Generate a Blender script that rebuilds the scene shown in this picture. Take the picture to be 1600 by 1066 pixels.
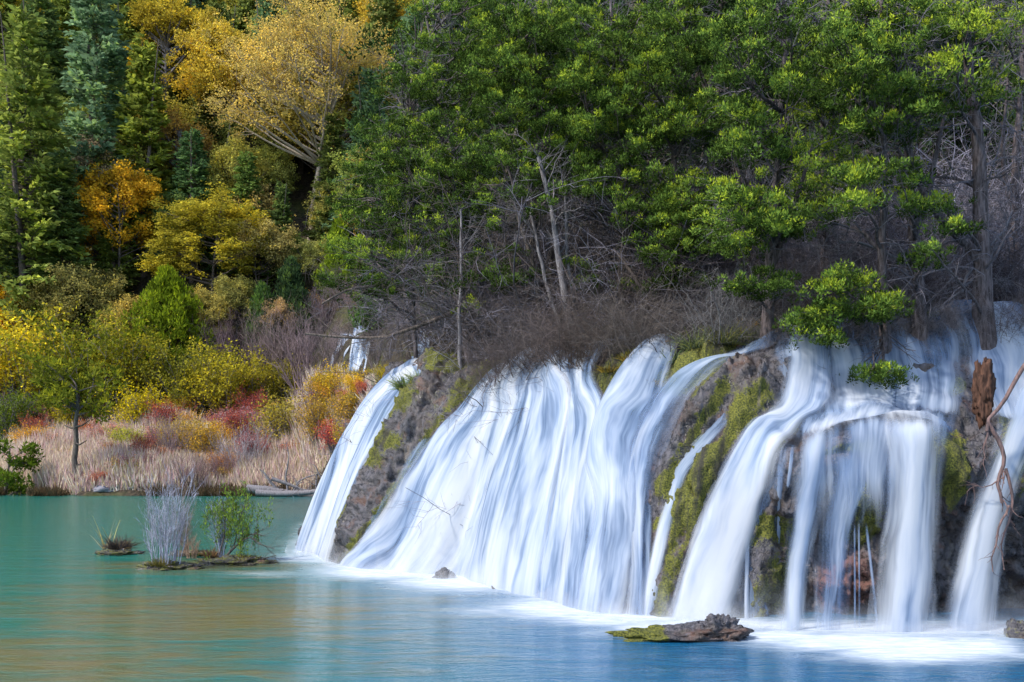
import bpy, math, random
import numpy as np
from mathutils import Vector
from mathutils.bvhtree import BVHTree
sc = bpy.context.scene
for o in list(bpy.data.objects): bpy.data.objects.remove(o)
COL = sc.collection
# ------------------------------------------------------------------ camera, sky, sun, exposure
FPX, HZ, CH = 1555.0, 690.0, 3.6
cam = bpy.data.cameras.new('camera'); camo = bpy.data.objects.new('camera', cam); COL.objects.link(camo)
cam.sensor_width = 36; cam.lens = FPX / 1600 * 36; cam.shift_y = (HZ - 533) / 1600
cam.clip_end = 2000; cam.clip_start = .1
camo.location = (0, 0, CH); camo.rotation_euler = (math.pi / 2, 0, 0)
sc.camera = camo
SUN_EL, SUN_AZ = math.radians(48), math.radians(240)      # azimuth from +Y clockwise: behind left of the camera
w = bpy.data.worlds.new('World'); sc.world = w; w.use_nodes = True
nt = w.node_tree; sky = nt.nodes.new('ShaderNodeTexSky'); sky.sky_type = 'NISHITA'; sky.sun_disc = False
sky.sun_elevation = SUN_EL; sky.sun_rotation = SUN_AZ
nt.nodes['Background'].inputs[1].default_value = .15
nt.links.new(sky.outputs[0], nt.nodes['Background'].inputs[0])
sl = bpy.data.lights.new('sun', 'SUN'); sl.energy = 2.4; sl.angle = math.radians(4); sl.color = (1, .93, .82)
so = bpy.data.objects.new('sun', sl); COL.objects.link(so)
sd = Vector((math.sin(SUN_AZ) * math.cos(SUN_EL), math.cos(SUN_AZ) * math.cos(SUN_EL), math.sin(SUN_EL)))
so.rotation_euler = sd.to_track_quat('Z', 'Y').to_euler(); so.location = sd * 60
sc.view_settings.view_transform = 'Standard'; sc.view_settings.look = 'None'
sc.view_settings.exposure = 1.22; sc.view_settings.gamma = 1; sc.view_settings.use_curve_mapping = False
sc.render.engine = 'CYCLES'; cy = sc.cycles
cy.max_bounces = 6; cy.diffuse_bounces = 3; cy.glossy_bounces = 2; cy.transmission_bounces = 3; cy.transparent_max_bounces = 14
cy.use_denoising = True; cy.sample_clamp_indirect = 6; cy.caustics_reflective = False; cy.caustics_refractive = False

# ------------------------------------------------------------------ helpers
def Pt(px, py, Y):
    return np.array([(px - 800) / FPX * Y, Y, CH - (py - HZ) / FPX * Y])
def proj(p):
    return 800 + FPX * p[..., 0] / p[..., 1], HZ - FPX * (p[..., 2] - CH) / p[..., 1]
def nrm(v): return v / np.maximum(np.linalg.norm(v, axis=-1, keepdims=True), 1e-9)
def sstep(a, b, x):
    t = np.clip((x - a) / (b - a), 0, 1); return t * t * (3 - 2 * t)
def hsh(i, j, k):
    n = (i.astype(np.int64) * 73856093) ^ (j.astype(np.int64) * 19349663) ^ (k.astype(np.int64) * 83492791)
    n = (n ^ (n >> 13)) * 1274126177; n = n & 0x7fffffff; n = (n ^ (n >> 15)) * 668265263
    return ((n & 0xffffff) / float(0xffffff))
def noise(p):
    p = np.asarray(p, float); f = np.floor(p); t = p - f; t = t * t * (3 - 2 * t); f = f.astype(np.int64); r = 0
    for a in (0, 1):
        for b in (0, 1):
            for c in (0, 1):
                wt = (t[..., 0] if a else 1 - t[..., 0]) * (t[..., 1] if b else 1 - t[..., 1]) * (t[..., 2] if c else 1 - t[..., 2])
                r = r + wt * hsh(f[..., 0] + a, f[..., 1] + b, f[..., 2] + c)
    return r * 2 - 1
def fbm(p, oct=4, gain=.5):
    p = np.asarray(p, float); s = 0; a = 1.
    for o in range(oct):
        s = s + a * noise(p * 2 ** o + 17.3 * o); a *= gain
    return s
def P3(x, y, z=0): return np.stack(np.broadcast_arrays(np.asarray(x, float), np.asarray(y, float), np.asarray(z, float)), -1)

class Geo:
    def __init__(s): s.v = []; s.q = []; s.t = []; s.a = []; s.n = 0; s.c = []
    def add(s, V, Q=None, T=None, tint=0., col=None):
        V = np.asarray(V, float).reshape(-1, 3)
        if Q is not None and len(Q): s.q.append(np.asarray(Q) + s.n)
        if T is not None and len(T): s.t.append(np.asarray(T) + s.n)
        s.v.append(V); s.a.append(np.broadcast_to(np.asarray(tint, float), (len(V),)).copy())
        s.c.append(np.broadcast_to(np.asarray((1, 1, 1) if col is None else col, float), (len(V), 3)).copy())
        s.n += len(V); return s
    def mesh(s, name, smooth=True):
        V = np.concatenate(s.v); me = bpy.data.meshes.new(name)
        q = np.concatenate(s.q).astype(np.int32) if s.q else np.zeros((0, 4), np.int32)
        t = np.concatenate(s.t).astype(np.int32) if s.t else np.zeros((0, 3), np.int32)
        me.vertices.add(len(V)); me.vertices.foreach_set('co', V.astype(np.float32).ravel())
        nl = q.size + t.size; npoly = len(q) + len(t)
        me.loops.add(nl); me.loops.foreach_set('vertex_index', np.concatenate([q.ravel(), t.ravel()]))
        me.polygons.add(npoly)
        me.polygons.foreach_set('loop_start', np.concatenate([np.arange(len(q)) * 4, q.size + np.arange(len(t)) * 3]).astype(np.int32))
        me.polygons.foreach_set('use_smooth', np.full(npoly, smooth, bool))
        me.update(calc_edges=True)
        at = me.attributes.new('tint', 'FLOAT', 'POINT'); at.data.foreach_set('value', np.concatenate(s.a).astype(np.float32))
        c = np.concatenate(s.c)
        if c.min() != 1 or c.max() != 1:
            at = me.attributes.new('col', 'FLOAT_VECTOR', 'POINT'); at.data.foreach_set('vector', c.astype(np.float32).ravel())
        return me
def link(name, me, mat=None, parent=None, color=None, label=None, cat=None, group=None, kind=None):
    if isinstance(me, Geo): me = me.mesh(name)
    o = bpy.data.objects.new(name, me); COL.objects.link(o)
    if mat is not None and me is not None and not me.materials: me.materials.append(mat)
    if parent is not None: o.parent = parent
    if color is not None: o.color = (*color, 1)
    return tag(o, label, cat, group, kind)
def tag(o, label=None, cat=None, group=None, kind=None):
    if label: o['label'] = label
    if cat: o['category'] = cat
    if group: o['group'] = group
    if kind: o['kind'] = kind
    return o
def empty(name, loc, label, cat, group=None, rz=0, s=(1, 1, 1)):
    o = bpy.data.objects.new(name, None); COL.objects.link(o); o.location = loc; o.rotation_euler = (0, 0, rz); o.scale = s
    o.empty_display_size = .3
    return tag(o, label, cat, group)
def grid_quads(n, m):
    i = np.arange(n - 1)[:, None] * m + np.arange(m - 1)[None]; i = i.ravel()
    return np.stack([i, i + 1, i + m + 1, i + m], 1)
def tubes(g, P, R, sides=4, tint=0.):
    P = np.asarray(P, float); R = np.asarray(R, float); N, K = R.shape
    if N == 0: return
    T = nrm(np.gradient(P, axis=1)); ref = nrm(np.cross(nrm(P[:, -1] - P[:, 0] + 1e-6), np.array([.31, .52, .79])))[:, None]
    A = nrm(ref - T * (ref * T).sum(-1, keepdims=True)); B = np.cross(T, A)
    th = np.arange(sides) * 2 * np.pi / sides
    V = P[:, :, None] + R[:, :, None, None] * (A[:, :, None] * np.cos(th)[:, None] + B[:, :, None] * np.sin(th)[:, None])
    b = (np.arange(N) * K * sides)[:, None, None] + (np.arange(K - 1) * sides)[None, :, None] + np.arange(sides)[None, None]
    b2 = (np.arange(N) * K * sides)[:, None, None] + (np.arange(K - 1) * sides)[None, :, None] + ((np.arange(sides) + 1) % sides)[None, None]
    Q = np.stack([b, b2, b2 + sides, b + sides], -1).reshape(-1, 4)
    t = np.broadcast_to(np.asarray(tint, float).reshape(-1, 1, 1), (N, K, sides)).ravel() if np.ndim(tint) else tint
    g.add(V, Q, tint=t)
def walk(rng, S, D, L, K, wig=.25, bias=(0, 0, 0)):
    S = np.asarray(S, float); D = nrm(np.asarray(D, float)); N = len(S); L = np.broadcast_to(np.asarray(L, float), (N,))
    d = D.copy(); pts = [S.copy()]
    for k in range(K - 1):
        d = nrm(d + rng.normal(0, wig, (N, 3)) + np.asarray(bias) / K); pts.append(pts[-1] + d * (L / (K - 1))[:, None])
    return np.stack(pts, 1)
def taper(r0, r1, K, N=None):
    t = np.linspace(0, 1, K); r0 = np.atleast_1d(r0)[:, None]; r1 = np.atleast_1d(r1)[:, None]
    return r0 * (1 - t) + r1 * t
def sprout(rng, P, R, per, t0, t1, ang, L, rs, K, wig=.25, bias=(0, 0, 0), up=0., rmin=.006):
    N, KK = R.shape; idx = np.repeat(np.arange(N), per); t = rng.uniform(t0, t1, len(idx)) * (KK - 1)
    i = np.minimum(t.astype(int), KK - 2); f = (t - i)[:, None]
    S = P[idx, i] * (1 - f) + P[idx, i + 1] * f; r = R[idx, i] * (1 - f[:, 0]) + R[idx, i + 1] * f[:, 0]
    T = nrm(P[idx, i + 1] - P[idx, i]); rnd = rng.normal(0, 1, T.shape); pr = nrm(rnd - T * (rnd * T).sum(-1, keepdims=True))
    a = np.radians(rng.uniform(*ang, len(idx)))[:, None]; D = T * np.cos(a) + pr * np.sin(a); D[:, 2] += up
    Ls = rng.uniform(L[0], L[1], len(idx)) if not callable(L) else L(t / (KK - 1), idx)
    Q = walk(rng, S, D, Ls, K, wig, bias); r = np.maximum(r * rs, rmin)
    return Q, taper(r, r * .35, K)
def cards(g, rng, C, D, L, W, tint=.5, fold=.25, flat=0., tri=False):
    """one small folded leaf (or sprig) for each centre: base, two sides, tip"""
    N = len(C); D = nrm(D); L = np.broadcast_to(L, (N,))[:, None]; W = np.broadcast_to(W, (N,))[:, None]
    r = rng.normal(0, 1, (N, 3)); r[:, 2] *= (1 - flat); S = nrm(np.cross(D, nrm(r) * (1 - flat) + np.array([0, 0, flat])) + 1e-6); U = np.cross(S, D)
    if tri:
        V = np.stack([C - S * W * .55, C + S * W * .55 + U * W * .4, C + D * L], 1); g.add(V, None, np.arange(N * 3).reshape(N, 3), tint=np.repeat(np.broadcast_to(tint, (N,)), 3)); return
    V = np.stack([C, C + D * L * .5 + S * W * .5 + U * W * fold, C + D * L, C + D * L * .45 - S * W * .5 + U * W * fold], 1)
    g.add(V, np.arange(N * 4).reshape(N, 4), tint=np.repeat(np.broadcast_to(tint, (N,)), 4))

# ------------------------------------------------------------------ materials
class M:
    def __init__(s, name):
        s.m = bpy.data.materials.new(name); s.m.use_nodes = True; s.t = s.m.node_tree; s.t.nodes.clear()
        s.out = s.t.nodes.new('ShaderNodeOutputMaterial')
    def n(s, typ, props=None, **inp):
        nd = s.t.nodes.new('ShaderNode' + typ)
        for k, v in (props or {}).items(): setattr(nd, k, v)
        for k, v in inp.items():
            k = k.replace('_', ' ') if not k.startswith('i') or not k[1:].isdigit() else int(k[1:])
            s.set(nd.inputs[k], v)
        return nd
    def set(s, sock, v):
        if hasattr(v, 'is_output'): s.t.links.new(v, sock)
        elif hasattr(v, 'outputs'): s.t.links.new(v.outputs[0], sock)
        else: sock.default_value = (*v, 1) if (sock.type == 'RGBA' and len(v) == 3) else v
    def math(s, op, a, b=0., c=None, clamp=False):
        nd = s.n('Math', dict(operation=op, use_clamp=clamp), i0=a, i1=b)
        if c is not None: s.set(nd.inputs[2], c)
        return nd.outputs[0]
    def mix(s, f, a, b, mode='MIX'):
        nd = s.n('Mix', dict(data_type='RGBA', blend_type=mode)); s.set(nd.inputs[0], f); s.set(nd.inputs[6], a); s.set(nd.inputs[7], b); return nd.outputs[2]
    def ramp(s, f, a, b, x=0., y=1.):
        nd = s.n('MapRange', dict(interpolation_type='SMOOTHSTEP'), i0=f, i1=a, i2=b, i3=x, i4=y); return nd.outputs[0]
    def attr(s, name): return s.n('Attribute', dict(attribute_name=name))
    def noise(s, vec, scale, detail=4., rough=.55, dist=0.):
        nd = s.n('TexNoise'); 
        if vec is not None: s.set(nd.inputs['Vector'], vec)
        nd.inputs['Scale'].default_value = scale; nd.inputs['Detail'].default_value = detail; nd.inputs['Roughness'].default_value = rough; nd.inputs['Distortion'].default_value = dist
        return nd.outputs[0]
    def bsdf(s, color, rough=.8, spec=.3, normal=None, **kw):
        nd = s.n('BsdfPrincipled'); s.set(nd.inputs['Base Color'], color); s.set(nd.inputs['Roughness'], rough); s.set(nd.inputs['Specular IOR Level'], spec)
        if normal is not None: s.t.links.new(normal, nd.inputs['Normal'])
        return nd.outputs[0]
    def bump(s, h, strength=.5, dist=.05):
        return s.n('Bump', Height=h, Strength=strength, Distance=dist).outputs[0]
    def mixs(s, f, a, b):
        nd = s.n('MixShader'); s.set(nd.inputs[0], f); s.t.links.new(a, nd.inputs[1]); s.t.links.new(b, nd.inputs[2]); return nd.outputs[0]
    def done(s, sh): s.t.links.new(sh, s.out.inputs[0]); return s.m

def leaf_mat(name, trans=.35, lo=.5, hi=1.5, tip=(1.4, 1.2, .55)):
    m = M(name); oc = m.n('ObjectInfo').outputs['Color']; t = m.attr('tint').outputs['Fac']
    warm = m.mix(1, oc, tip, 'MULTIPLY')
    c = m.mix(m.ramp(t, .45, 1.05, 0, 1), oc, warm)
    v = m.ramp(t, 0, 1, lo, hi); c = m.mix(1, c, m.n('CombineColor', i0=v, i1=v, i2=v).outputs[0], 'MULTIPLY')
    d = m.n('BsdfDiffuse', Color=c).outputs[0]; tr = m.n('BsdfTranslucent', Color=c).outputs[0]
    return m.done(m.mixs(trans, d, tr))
LEAF = leaf_mat('leaf'); NEEDLE = leaf_mat('needle', .15, .3, 2.0, (1.75, 1.25, .5))  # needles run from dark to yellow, sunlit highlights painted into the colour
def bark_mat(name, c1, c2, scale=6):
    m = M(name); co = m.n('TexCoord').outputs['Object']; mp = m.n('Mapping', Vector=co, Scale=(1, 1, .18)).outputs[0]
    n = m.noise(mp, scale * 3, 5, .65); n2 = m.noise(co, scale * .35, 3)
    c = m.mix(m.ramp(n, .35, .68), c1, c2); c = m.mix(m.ramp(n2, .5, .75, 0, .6), c, tuple(x * .55 for x in c2))
    t = m.attr('tint').outputs['Fac']; c = m.mix(m.math('MULTIPLY', t, .75), c, (.2, .2, .25))
    return m.done(m.bsdf(c, .85, .2, m.bump(n, .8, .04)))
BARK = bark_mat('bark', (.05, .04, .035), (.17, .14, .125))
BARK_RED = bark_mat('juniper_bark', (.045, .035, .035), (.17, .14, .145))
BARK_TAN = bark_mat('tan_bark', (.2, .165, .13), (.46, .4, .33))
BARK_PALE = bark_mat('pale_bark', (.1, .09, .095), (.26, .245, .26))
TWIG = bark_mat('twig_bark', (.1, .085, .085), (.27, .24, .25))
def objbark():
    m = M('coloured_twig'); oc = m.n('ObjectInfo').outputs['Color']; n = m.noise(m.n('TexCoord').outputs['Object'], 9, 3)
    t = m.attr('tint').outputs['Fac']; v = m.ramp(t, 0, 1, .6, 1.5); c = m.mix(1, oc, m.n('CombineColor', i0=v, i1=v, i2=v).outputs[0], 'MULTIPLY')
    c = m.mix(m.ramp(n, .3, .7, 0, .5), c, (.1, .08, .07)); return m.done(m.bsdf(c, .8, .2))
TWIGC = objbark()
def rock_material():
    m = M('wet_tufa'); co = m.n('TexCoord').outputs['Object']
    n1 = m.noise(co, .9, 5, .6); n2 = m.noise(co, 7, 5, .7); n3 = m.noise(co, 28, 3, .6)
    mp = m.n('Mapping', Vector=co, Scale=(1, 1, .22)).outputs[0]; n4 = m.noise(mp, 9, 4, .6)
    c = m.mix(m.ramp(n2, .35, .65), (.014, .014, .018), (.105, .098, .112)); c = m.mix(m.ramp(n1, .45, .65, 0, .7), c, (.065, .042, .03))
    c = m.mix(m.ramp(n4, .56, .7, 0, .5), c, (.15, .15, .19)); c = m.mix(m.ramp(m.noise(co, 1.7, 5, .65), .55, .68, 0, .7), c, (.11, .05, .03))
    moss = m.attr('tint').outputs['Fac']; mf = m.math('MULTIPLY', m.ramp(m.math('ADD', moss, m.math('MULTIPLY', m.math('SUBTRACT', n2, .5), 1.1)), .42, .62), 1.)
    mc = m.mix(m.ramp(n3, .35, .65), (.022, .03, .005), (.15, .15, .02)); c = m.mix(mf, c, mc)
    red = m.attr('col'); rs = m.n('SeparateXYZ', Vector=red.outputs['Vector']); fl = m.n('CombineXYZ', X=m.math('MULTIPLY', rs.outputs[1], 3.), Y=m.math('MULTIPLY', rs.outputs[2], .45)).outputs[0]; nf = m.noise(fl, 1., 5, .65)
    c = m.mix(m.ramp(nf, .5, .66, 0, .85), c, (.02, .018, .02)); c = m.mix(m.ramp(nf, .32, .42, .6, 0), c, m.mix(n2, (.14, .1, .05), (.2, .19, .2)))
    c = m.mix(m.ramp(rs.outputs[0], .2, .8), c, m.mix(m.ramp(n2, .4, .6), (.04, .02, .016), (.15, .07, .055)))
    h = m.math('ADD', m.math('MULTIPLY', n2, 1.), m.math('MULTIPLY', n3, .5))
    rough = m.ramp(n2, .3, .7, .18, .5)
    return m.done(m.bsdf(c, m.math('MAXIMUM', rough, m.math('MULTIPLY', mf, .9)), .45, m.bump(h, .9, .05)))
ROCK = rock_material()
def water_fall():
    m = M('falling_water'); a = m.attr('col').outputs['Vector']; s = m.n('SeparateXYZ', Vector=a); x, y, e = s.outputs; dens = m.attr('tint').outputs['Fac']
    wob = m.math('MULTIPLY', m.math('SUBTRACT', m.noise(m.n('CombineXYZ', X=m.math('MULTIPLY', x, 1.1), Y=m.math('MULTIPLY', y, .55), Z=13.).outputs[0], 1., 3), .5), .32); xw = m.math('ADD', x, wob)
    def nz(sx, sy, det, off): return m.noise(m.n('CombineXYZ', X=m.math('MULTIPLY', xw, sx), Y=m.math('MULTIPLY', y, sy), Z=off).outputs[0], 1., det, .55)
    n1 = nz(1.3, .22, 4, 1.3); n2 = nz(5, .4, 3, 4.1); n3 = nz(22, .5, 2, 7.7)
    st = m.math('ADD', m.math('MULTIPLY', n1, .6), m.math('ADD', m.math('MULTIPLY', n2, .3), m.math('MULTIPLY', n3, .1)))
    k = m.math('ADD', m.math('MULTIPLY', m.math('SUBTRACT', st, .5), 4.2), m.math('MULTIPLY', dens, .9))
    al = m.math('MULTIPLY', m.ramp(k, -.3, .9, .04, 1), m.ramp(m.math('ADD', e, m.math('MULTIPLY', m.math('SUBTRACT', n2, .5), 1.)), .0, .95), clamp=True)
    c = m.mix(m.ramp(m.math('ADD', k, m.math('MULTIPLY', m.math('SUBTRACT', n1, .5), 1.6)), -.1, 1.5), (.2, .31, .52), (.6, .635, .7))  # thin water colour, with the streaks' blue shade painted in
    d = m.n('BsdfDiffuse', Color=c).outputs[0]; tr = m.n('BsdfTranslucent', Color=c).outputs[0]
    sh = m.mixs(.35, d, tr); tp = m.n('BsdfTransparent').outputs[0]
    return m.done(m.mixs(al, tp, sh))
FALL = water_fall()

# ------------------------------------------------------------------ the cliff: stations from lip to base
ST = [  # base x,y  lip x,y  lip z  stepped weight
    (-8.4, 44, -3.5, 43, 7.2, 0), (-7.6, 38.5, -2.8, 39, 6.7, 0), (-7.0, 34.6, -2.6, 36, 6.4, 0), (-6.35, 31.8, -2.5, 33.6, 6.2, 0), (-4.4, 28.9, -1.3, 31.2, 6.0, 0),
    (-1.8, 26.6, .9, 28.9, 5.95, 0), (.6, 23.8, 3.0, 26.4, 5.95, 0), (1.9, 21.4, 4.4, 24.8, 6, 0), (2.9, 20.4, 5.2, 24.3, 6, 0), (3.9, 20.0, 6.0, 23.9, 6.1, 0), (4.75, 19.6, 6.4, 23.7, 6.2, .35),
    (5.4, 19.4, 6.8, 23.6, 6.35, .85), (7.3, 19.1, 7.9, 23.6, 6.5, 1), (9.0, 19.1, 9.4, 23.8, 6.6, 1), (10.6, 19.2, 11.2, 24, 6.75, 1), (13, 19.4, 13.8, 24.5, 6.9, 1), (18, 19.8, 18.5, 25, 7, 1), (26, 20, 26, 25.5, 7, 1)]
ST = np.array(ST, float)
NU, NV = 760, 220
def catmull(A, x):
    A = np.asarray(A, float); n = len(A); i = np.clip(np.floor(x).astype(int), 0, n - 2); t = (x - i).reshape(-1, *([1] * (A.ndim - 1)))
    p0, p1, p2, p3 = A[np.clip(i - 1, 0, n - 1)], A[i], A[i + 1], A[np.clip(i + 2, 0, n - 1)]
    return .5 * (2 * p1 + (p2 - p0) * t + (2 * p0 - 5 * p1 + 4 * p2 - p3) * t ** 2 + (3 * p1 - p0 - 3 * p2 + p3) * t ** 3)
# spacing along the cliff by plan length of the middle line
mid = (ST[:, :2] + ST[:, 2:4]) / 2; fine = catmull(mid, np.linspace(0, len(ST) - 1, 4000)); seg = np.r_[0, np.cumsum(np.linalg.norm(np.diff(fine, axis=0), axis=1))]
wgt = np.interp(np.linspace(0, 1, 4000), [0, .2, .3, .78, .85, 1], [.4, .8, 1, 1, .5, .15]); cw = np.r_[0, np.cumsum(np.diff(seg) * wgt[1:])]
uu = np.interp(np.linspace(0, cw[-1], NU), cw, np.linspace(0, len(ST) - 1, 4000)); S = catmull(ST, uu)
UM = np.interp(uu, np.linspace(0, len(ST) - 1, 4000), seg)          # metres along the cliff
def resample(p, n):
    p = np.asarray(p, float); d = np.r_[0, np.cumsum(np.linalg.norm(np.diff(p, axis=0), axis=1))]; x = np.linspace(0, d[-1], n)
    return np.stack([np.interp(x, d, p[:, k]) for k in range(p.shape[1])], 1)
sd_ = np.linspace(0, 1, 60); dome = np.c_[np.r_[-.75, -.35, sd_, 1.03], np.r_[.95, .99, 1 - sd_ ** 2.1, -.2]] * np.array([4., 6.])
step = np.array([(-.75, .95), (-.35, .99), (0, 1), (.08, .985), (.18, .92), (.3, .8), (.42, .7), (.52, .65), (.66, .63), (.76, .615), (.82, .595), (.85, .55), (.83, .49), (.76, .43), (.66, .39), (.6, .32), (.57, .2), (.55, 0), (.54, -.2)]) * np.array([4., 6.])
D_ = resample(dome, NV) / np.array([4., 6.]); E_ = resample(step, NV) / np.array([4., 6.])
ker = np.ones(7) / 7; E_ = np.stack([np.convolve(np.pad(E_[:, k], 3, mode='edge'), ker, 'valid') for k in (0, 1)], 1)
wv = np.clip(S[:, 5], 0, 1)[:, None, None]; prof = D_[None] * (1 - wv) + E_[None] * wv
PB, PL = S[:, None, 0:2], S[:, None, 2:4]
XY = PL + (PB - PL) * prof[:, :, :1]; P0 = np.concatenate([XY, prof[:, :, 1:2] * S[:, None, 4:5]], 2)
# broad buttresses and hollows, the same on rock and water
def normals(P):
    n = np.cross(np.gradient(P, axis=0), np.gradient(P, axis=1)); n = nrm(n)
    return n
N0 = normals(P0); 
if N0[NU // 2, NV // 2, 1] > 0: N0 = -N0
UMg = np.broadcast_to(UM[:, None], (NU, NV)); vv = np.linspace(0, 1, NV); VM = np.broadcast_to(vv[None] * 9., (NU, NV))
amp = sstep(.1, .35, vv)[None] * (1 - .6 * wv[:, :, 0])
P0 = P0 + N0 * ((fbm(P3(UMg * .45, VM * .13, 3.), 3) * .42 + noise(P3(UMg * 1.5, VM * .25, 9.)) * .12) * amp)[..., None]
upz = sstep(.1, .2, vv)[None] * (1 - sstep(.5, .62, vv))[None] * wv[:, :, 0]; P0 = P0 + N0 * (upz * (.16 * noise(P3(UMg * .9, VM * 1.9, 21.)) + .08 * noise(P3(UMg * 2.2, VM * 3., 25.))))[..., None]
N0 = normals(P0); N0 = -N0 if N0[NU // 2, NV // 2, 1] > 0 else N0
P0[..., 2] += (sstep(.42, .56, vv) * (1 - sstep(.72, .84, vv)))[None] * wv[:, :, 0] * (-.42 * (1 - np.exp(-((P0[..., 0] - 7.5) / 1.25) ** 4)) + .05 * noise(P3(UMg * 1.4, 0 * VM, 51.)))
N0 = normals(P0); N0 = -N0 if N0[NU // 2, NV // 2, 1] > 0 else N0
PX0, PY0 = proj(P0); FACE = (N0 * (np.array([0, 0, CH]) - P0)).sum(-1) > 0
def uv_at(px, py):
    d = (PX0 - px) ** 2 + (PY0 - py) ** 2 + np.where(FACE, 0, 1e5) + P0[..., 1] * 1.5; i = int(np.argmin(d)); return np.array(divmod(i, NV), float)
def bil(A, u, v):
    u = np.clip(u, 0, NU - 1.001); v = np.clip(v, 0, NV - 1.001); i = u.astype(int); j = v.astype(int); a = (u - i)[..., None]; b = (v - j)[..., None]
    return A[i, j] * (1 - a) * (1 - b) + A[i + 1, j] * a * (1 - b) + A[i, j + 1] * (1 - a) * b + A[i + 1, j + 1] * a * b
MASK = np.zeros((NU, NV))
STREAMS = []
def surf_stream(rows, dens=.6, off=.1, nr=110, nc=None, ext=0., ridge=.05, carve=1., top=.5, seed=0, soft=.9, back=True, thin=.5):
    """rows: (xL,yL,xR,yR) picture points of both banks from the lip down, laid onto the cliff"""
    L = np.array([uv_at(r[0], r[1]) for r in rows]); R = np.array([uv_at(r[2], r[3]) for r in rows])
    if rows[0][1] < 640 and back:
        cu = (L[0, 0] + R[0, 0]) / 2; hw = min((R[0, 0] - L[0, 0]) / 2, 60); L = np.r_[[[cu - hw * .55 + 4, 20.]], [[cu - hw * .8, (L[0, 1] + 20) / 2]], L]; R = np.r_[[[cu + hw * .55 + 4, 20.]], [[cu + hw * .8, (R[0, 1] + 20) / 2]], R]; rows = [rows[0]] * 2 + list(rows)
    if ext: L[:, 0] -= ext
    if rows[-1][1] > 840:
        for q_ in (L, R): q_[-1, 1] = np.argmax(P0[int(np.clip(q_[-1, 0], 0, NU - 1)), :, 2] < -.06)
    x = np.linspace(0, len(rows) - 1, nr); L = catmull(L, x); R = catmull(R, x)
    wid = np.linalg.norm(bil(P0, L[:, 0], L[:, 1]) - bil(P0, R[:, 0], R[:, 1]), axis=1).max(); nc = nc or int(np.clip(wid / .07, 10, 90))
    t = np.linspace(0, 1, nc)[None]; u = L[:, :1] * (1 - t) + R[:, :1] * t; v = L[:, 1:] * (1 - t) + R[:, 1:] * t
    P = bil(P0, u, v); N = nrm(bil(N0, u, v)); e = np.minimum(t, 1 - t) * 2
    along = np.r_[0, np.cumsum(np.linalg.norm(np.diff(P[:, nc // 2], axis=0), axis=1))][:, None] + 0 * t
    wl = np.linalg.norm(P[:, 0] - P[:, -1], axis=1).mean(); across = (t - .5) * wl + 0 * along
    rg = noise(P3(across * 1.3 + seed, along * .1, seed * 3.1)) + .25 * noise(P3(across * 4 + seed, along * .16, 5.))
    em = np.minimum(e * wl / .5, 1.)
    P = P + N * (off * (.35 + .65 * em) + ridge * rg * em)[..., None]
    ends = sstep(0, top * .3 + .001, np.linspace(0, 1, nr))[:, None] * (1 if rows[-1][1] > 840 else 1 - sstep(.82 if top < 1 else .35, 1, np.linspace(0, 1, nr))[:, None])
    edge = np.clip(e * wl / soft, 0, 1) * ends
    g = Geo(); g.add(P, grid_quads(nr, nc), tint=(dens - thin * (1 - sstep(.05, .5, np.linspace(0, 1, nr)))[:, None] + 0 * t).ravel(), col=np.stack([across + seed * 7.7, along, edge], -1).reshape(-1, 3))
    tt = np.linspace(.02, .98, 160)[None]; xs = np.linspace(0, nr - 1, 500); Lf = np.stack([np.interp(xs, np.arange(nr), L[:, k]) for k in (0, 1)], 1); Rf = np.stack([np.interp(xs, np.arange(nr), R[:, k]) for k in (0, 1)], 1)
    U = np.clip(np.rint(Lf[:, :1] * (1 - tt) + Rf[:, :1] * tt), 0, NU - 1).astype(int); V = np.clip(np.rint(Lf[:, 1:] * (1 - tt) + Rf[:, 1:] * tt), 0, NV - 1).astype(int)
    MASK[U, V] = np.maximum(MASK[U, V], carve)
    return g
def free_stream(rows, dens=.8, bulge=.12, nr=70, seed=0, ridge=.03, top=.0, g=None, bottom=0., arch=0.):
    """rows: (xL,yL,xR,yR,Y) for water that leaves the rock and falls free"""
    A = np.array([Pt(r[0], r[1], r[4]) for r in rows]); B = np.array([Pt(r[2], r[3], r[4]) for r in rows]); x = np.linspace(0, len(rows) - 1, nr); A = catmull(A, x); B = catmull(B, x)
    wl = np.linalg.norm(A - B, axis=1).mean(); nc = int(np.clip(wl / .04, 7, 60)); t = np.linspace(0, 1, nc)[None]
    P = A[:, None] * (1 - t[..., None]) + B[:, None] * t[..., None]; along = np.r_[0, np.cumsum(np.linalg.norm(np.diff(A, axis=0), axis=1))][:, None] + 0 * t
    across = (t - .5) * wl + 0 * along; e = np.minimum(t, 1 - t) * 2 + 0 * along
    P[..., 1] -= bulge * np.sin(np.pi * t) + ridge * noise(P3(across * 5 + seed, along * .15, seed * 1.7))
    P[..., 2] -= arch * np.abs(2 * t - 1) ** 3 + (arch > 0) * .1 * noise(P3(across * 1.6, 0 * across, seed + 3.))
    ends = sstep(0, top + .001, np.linspace(0, 1, nr))[:, None] * (1 - sstep(1 - bottom - .001, 1, np.linspace(0, 1, nr))[:, None])
    g = g or Geo(); g.add(P, grid_quads(nr, nc), tint=dens, col=np.stack([across + seed * 7.7, along, np.clip(e * 1.15, 0, 1) * ends], -1).reshape(-1, 3))
    return g
WF = []
WF.append((surf_stream([(690, 548, 712, 562), (652, 560, 680, 588), (618, 578, 646, 612), (583, 610, 616, 655), (556, 650, 594, 702), (532, 706, 570, 750), (512, 778, 546, 806), (486, 850, 522, 872)], .85, .14, ext=26, seed=1),
    'narrow white waterfall sliding down the far left end of the cliff'))
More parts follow.
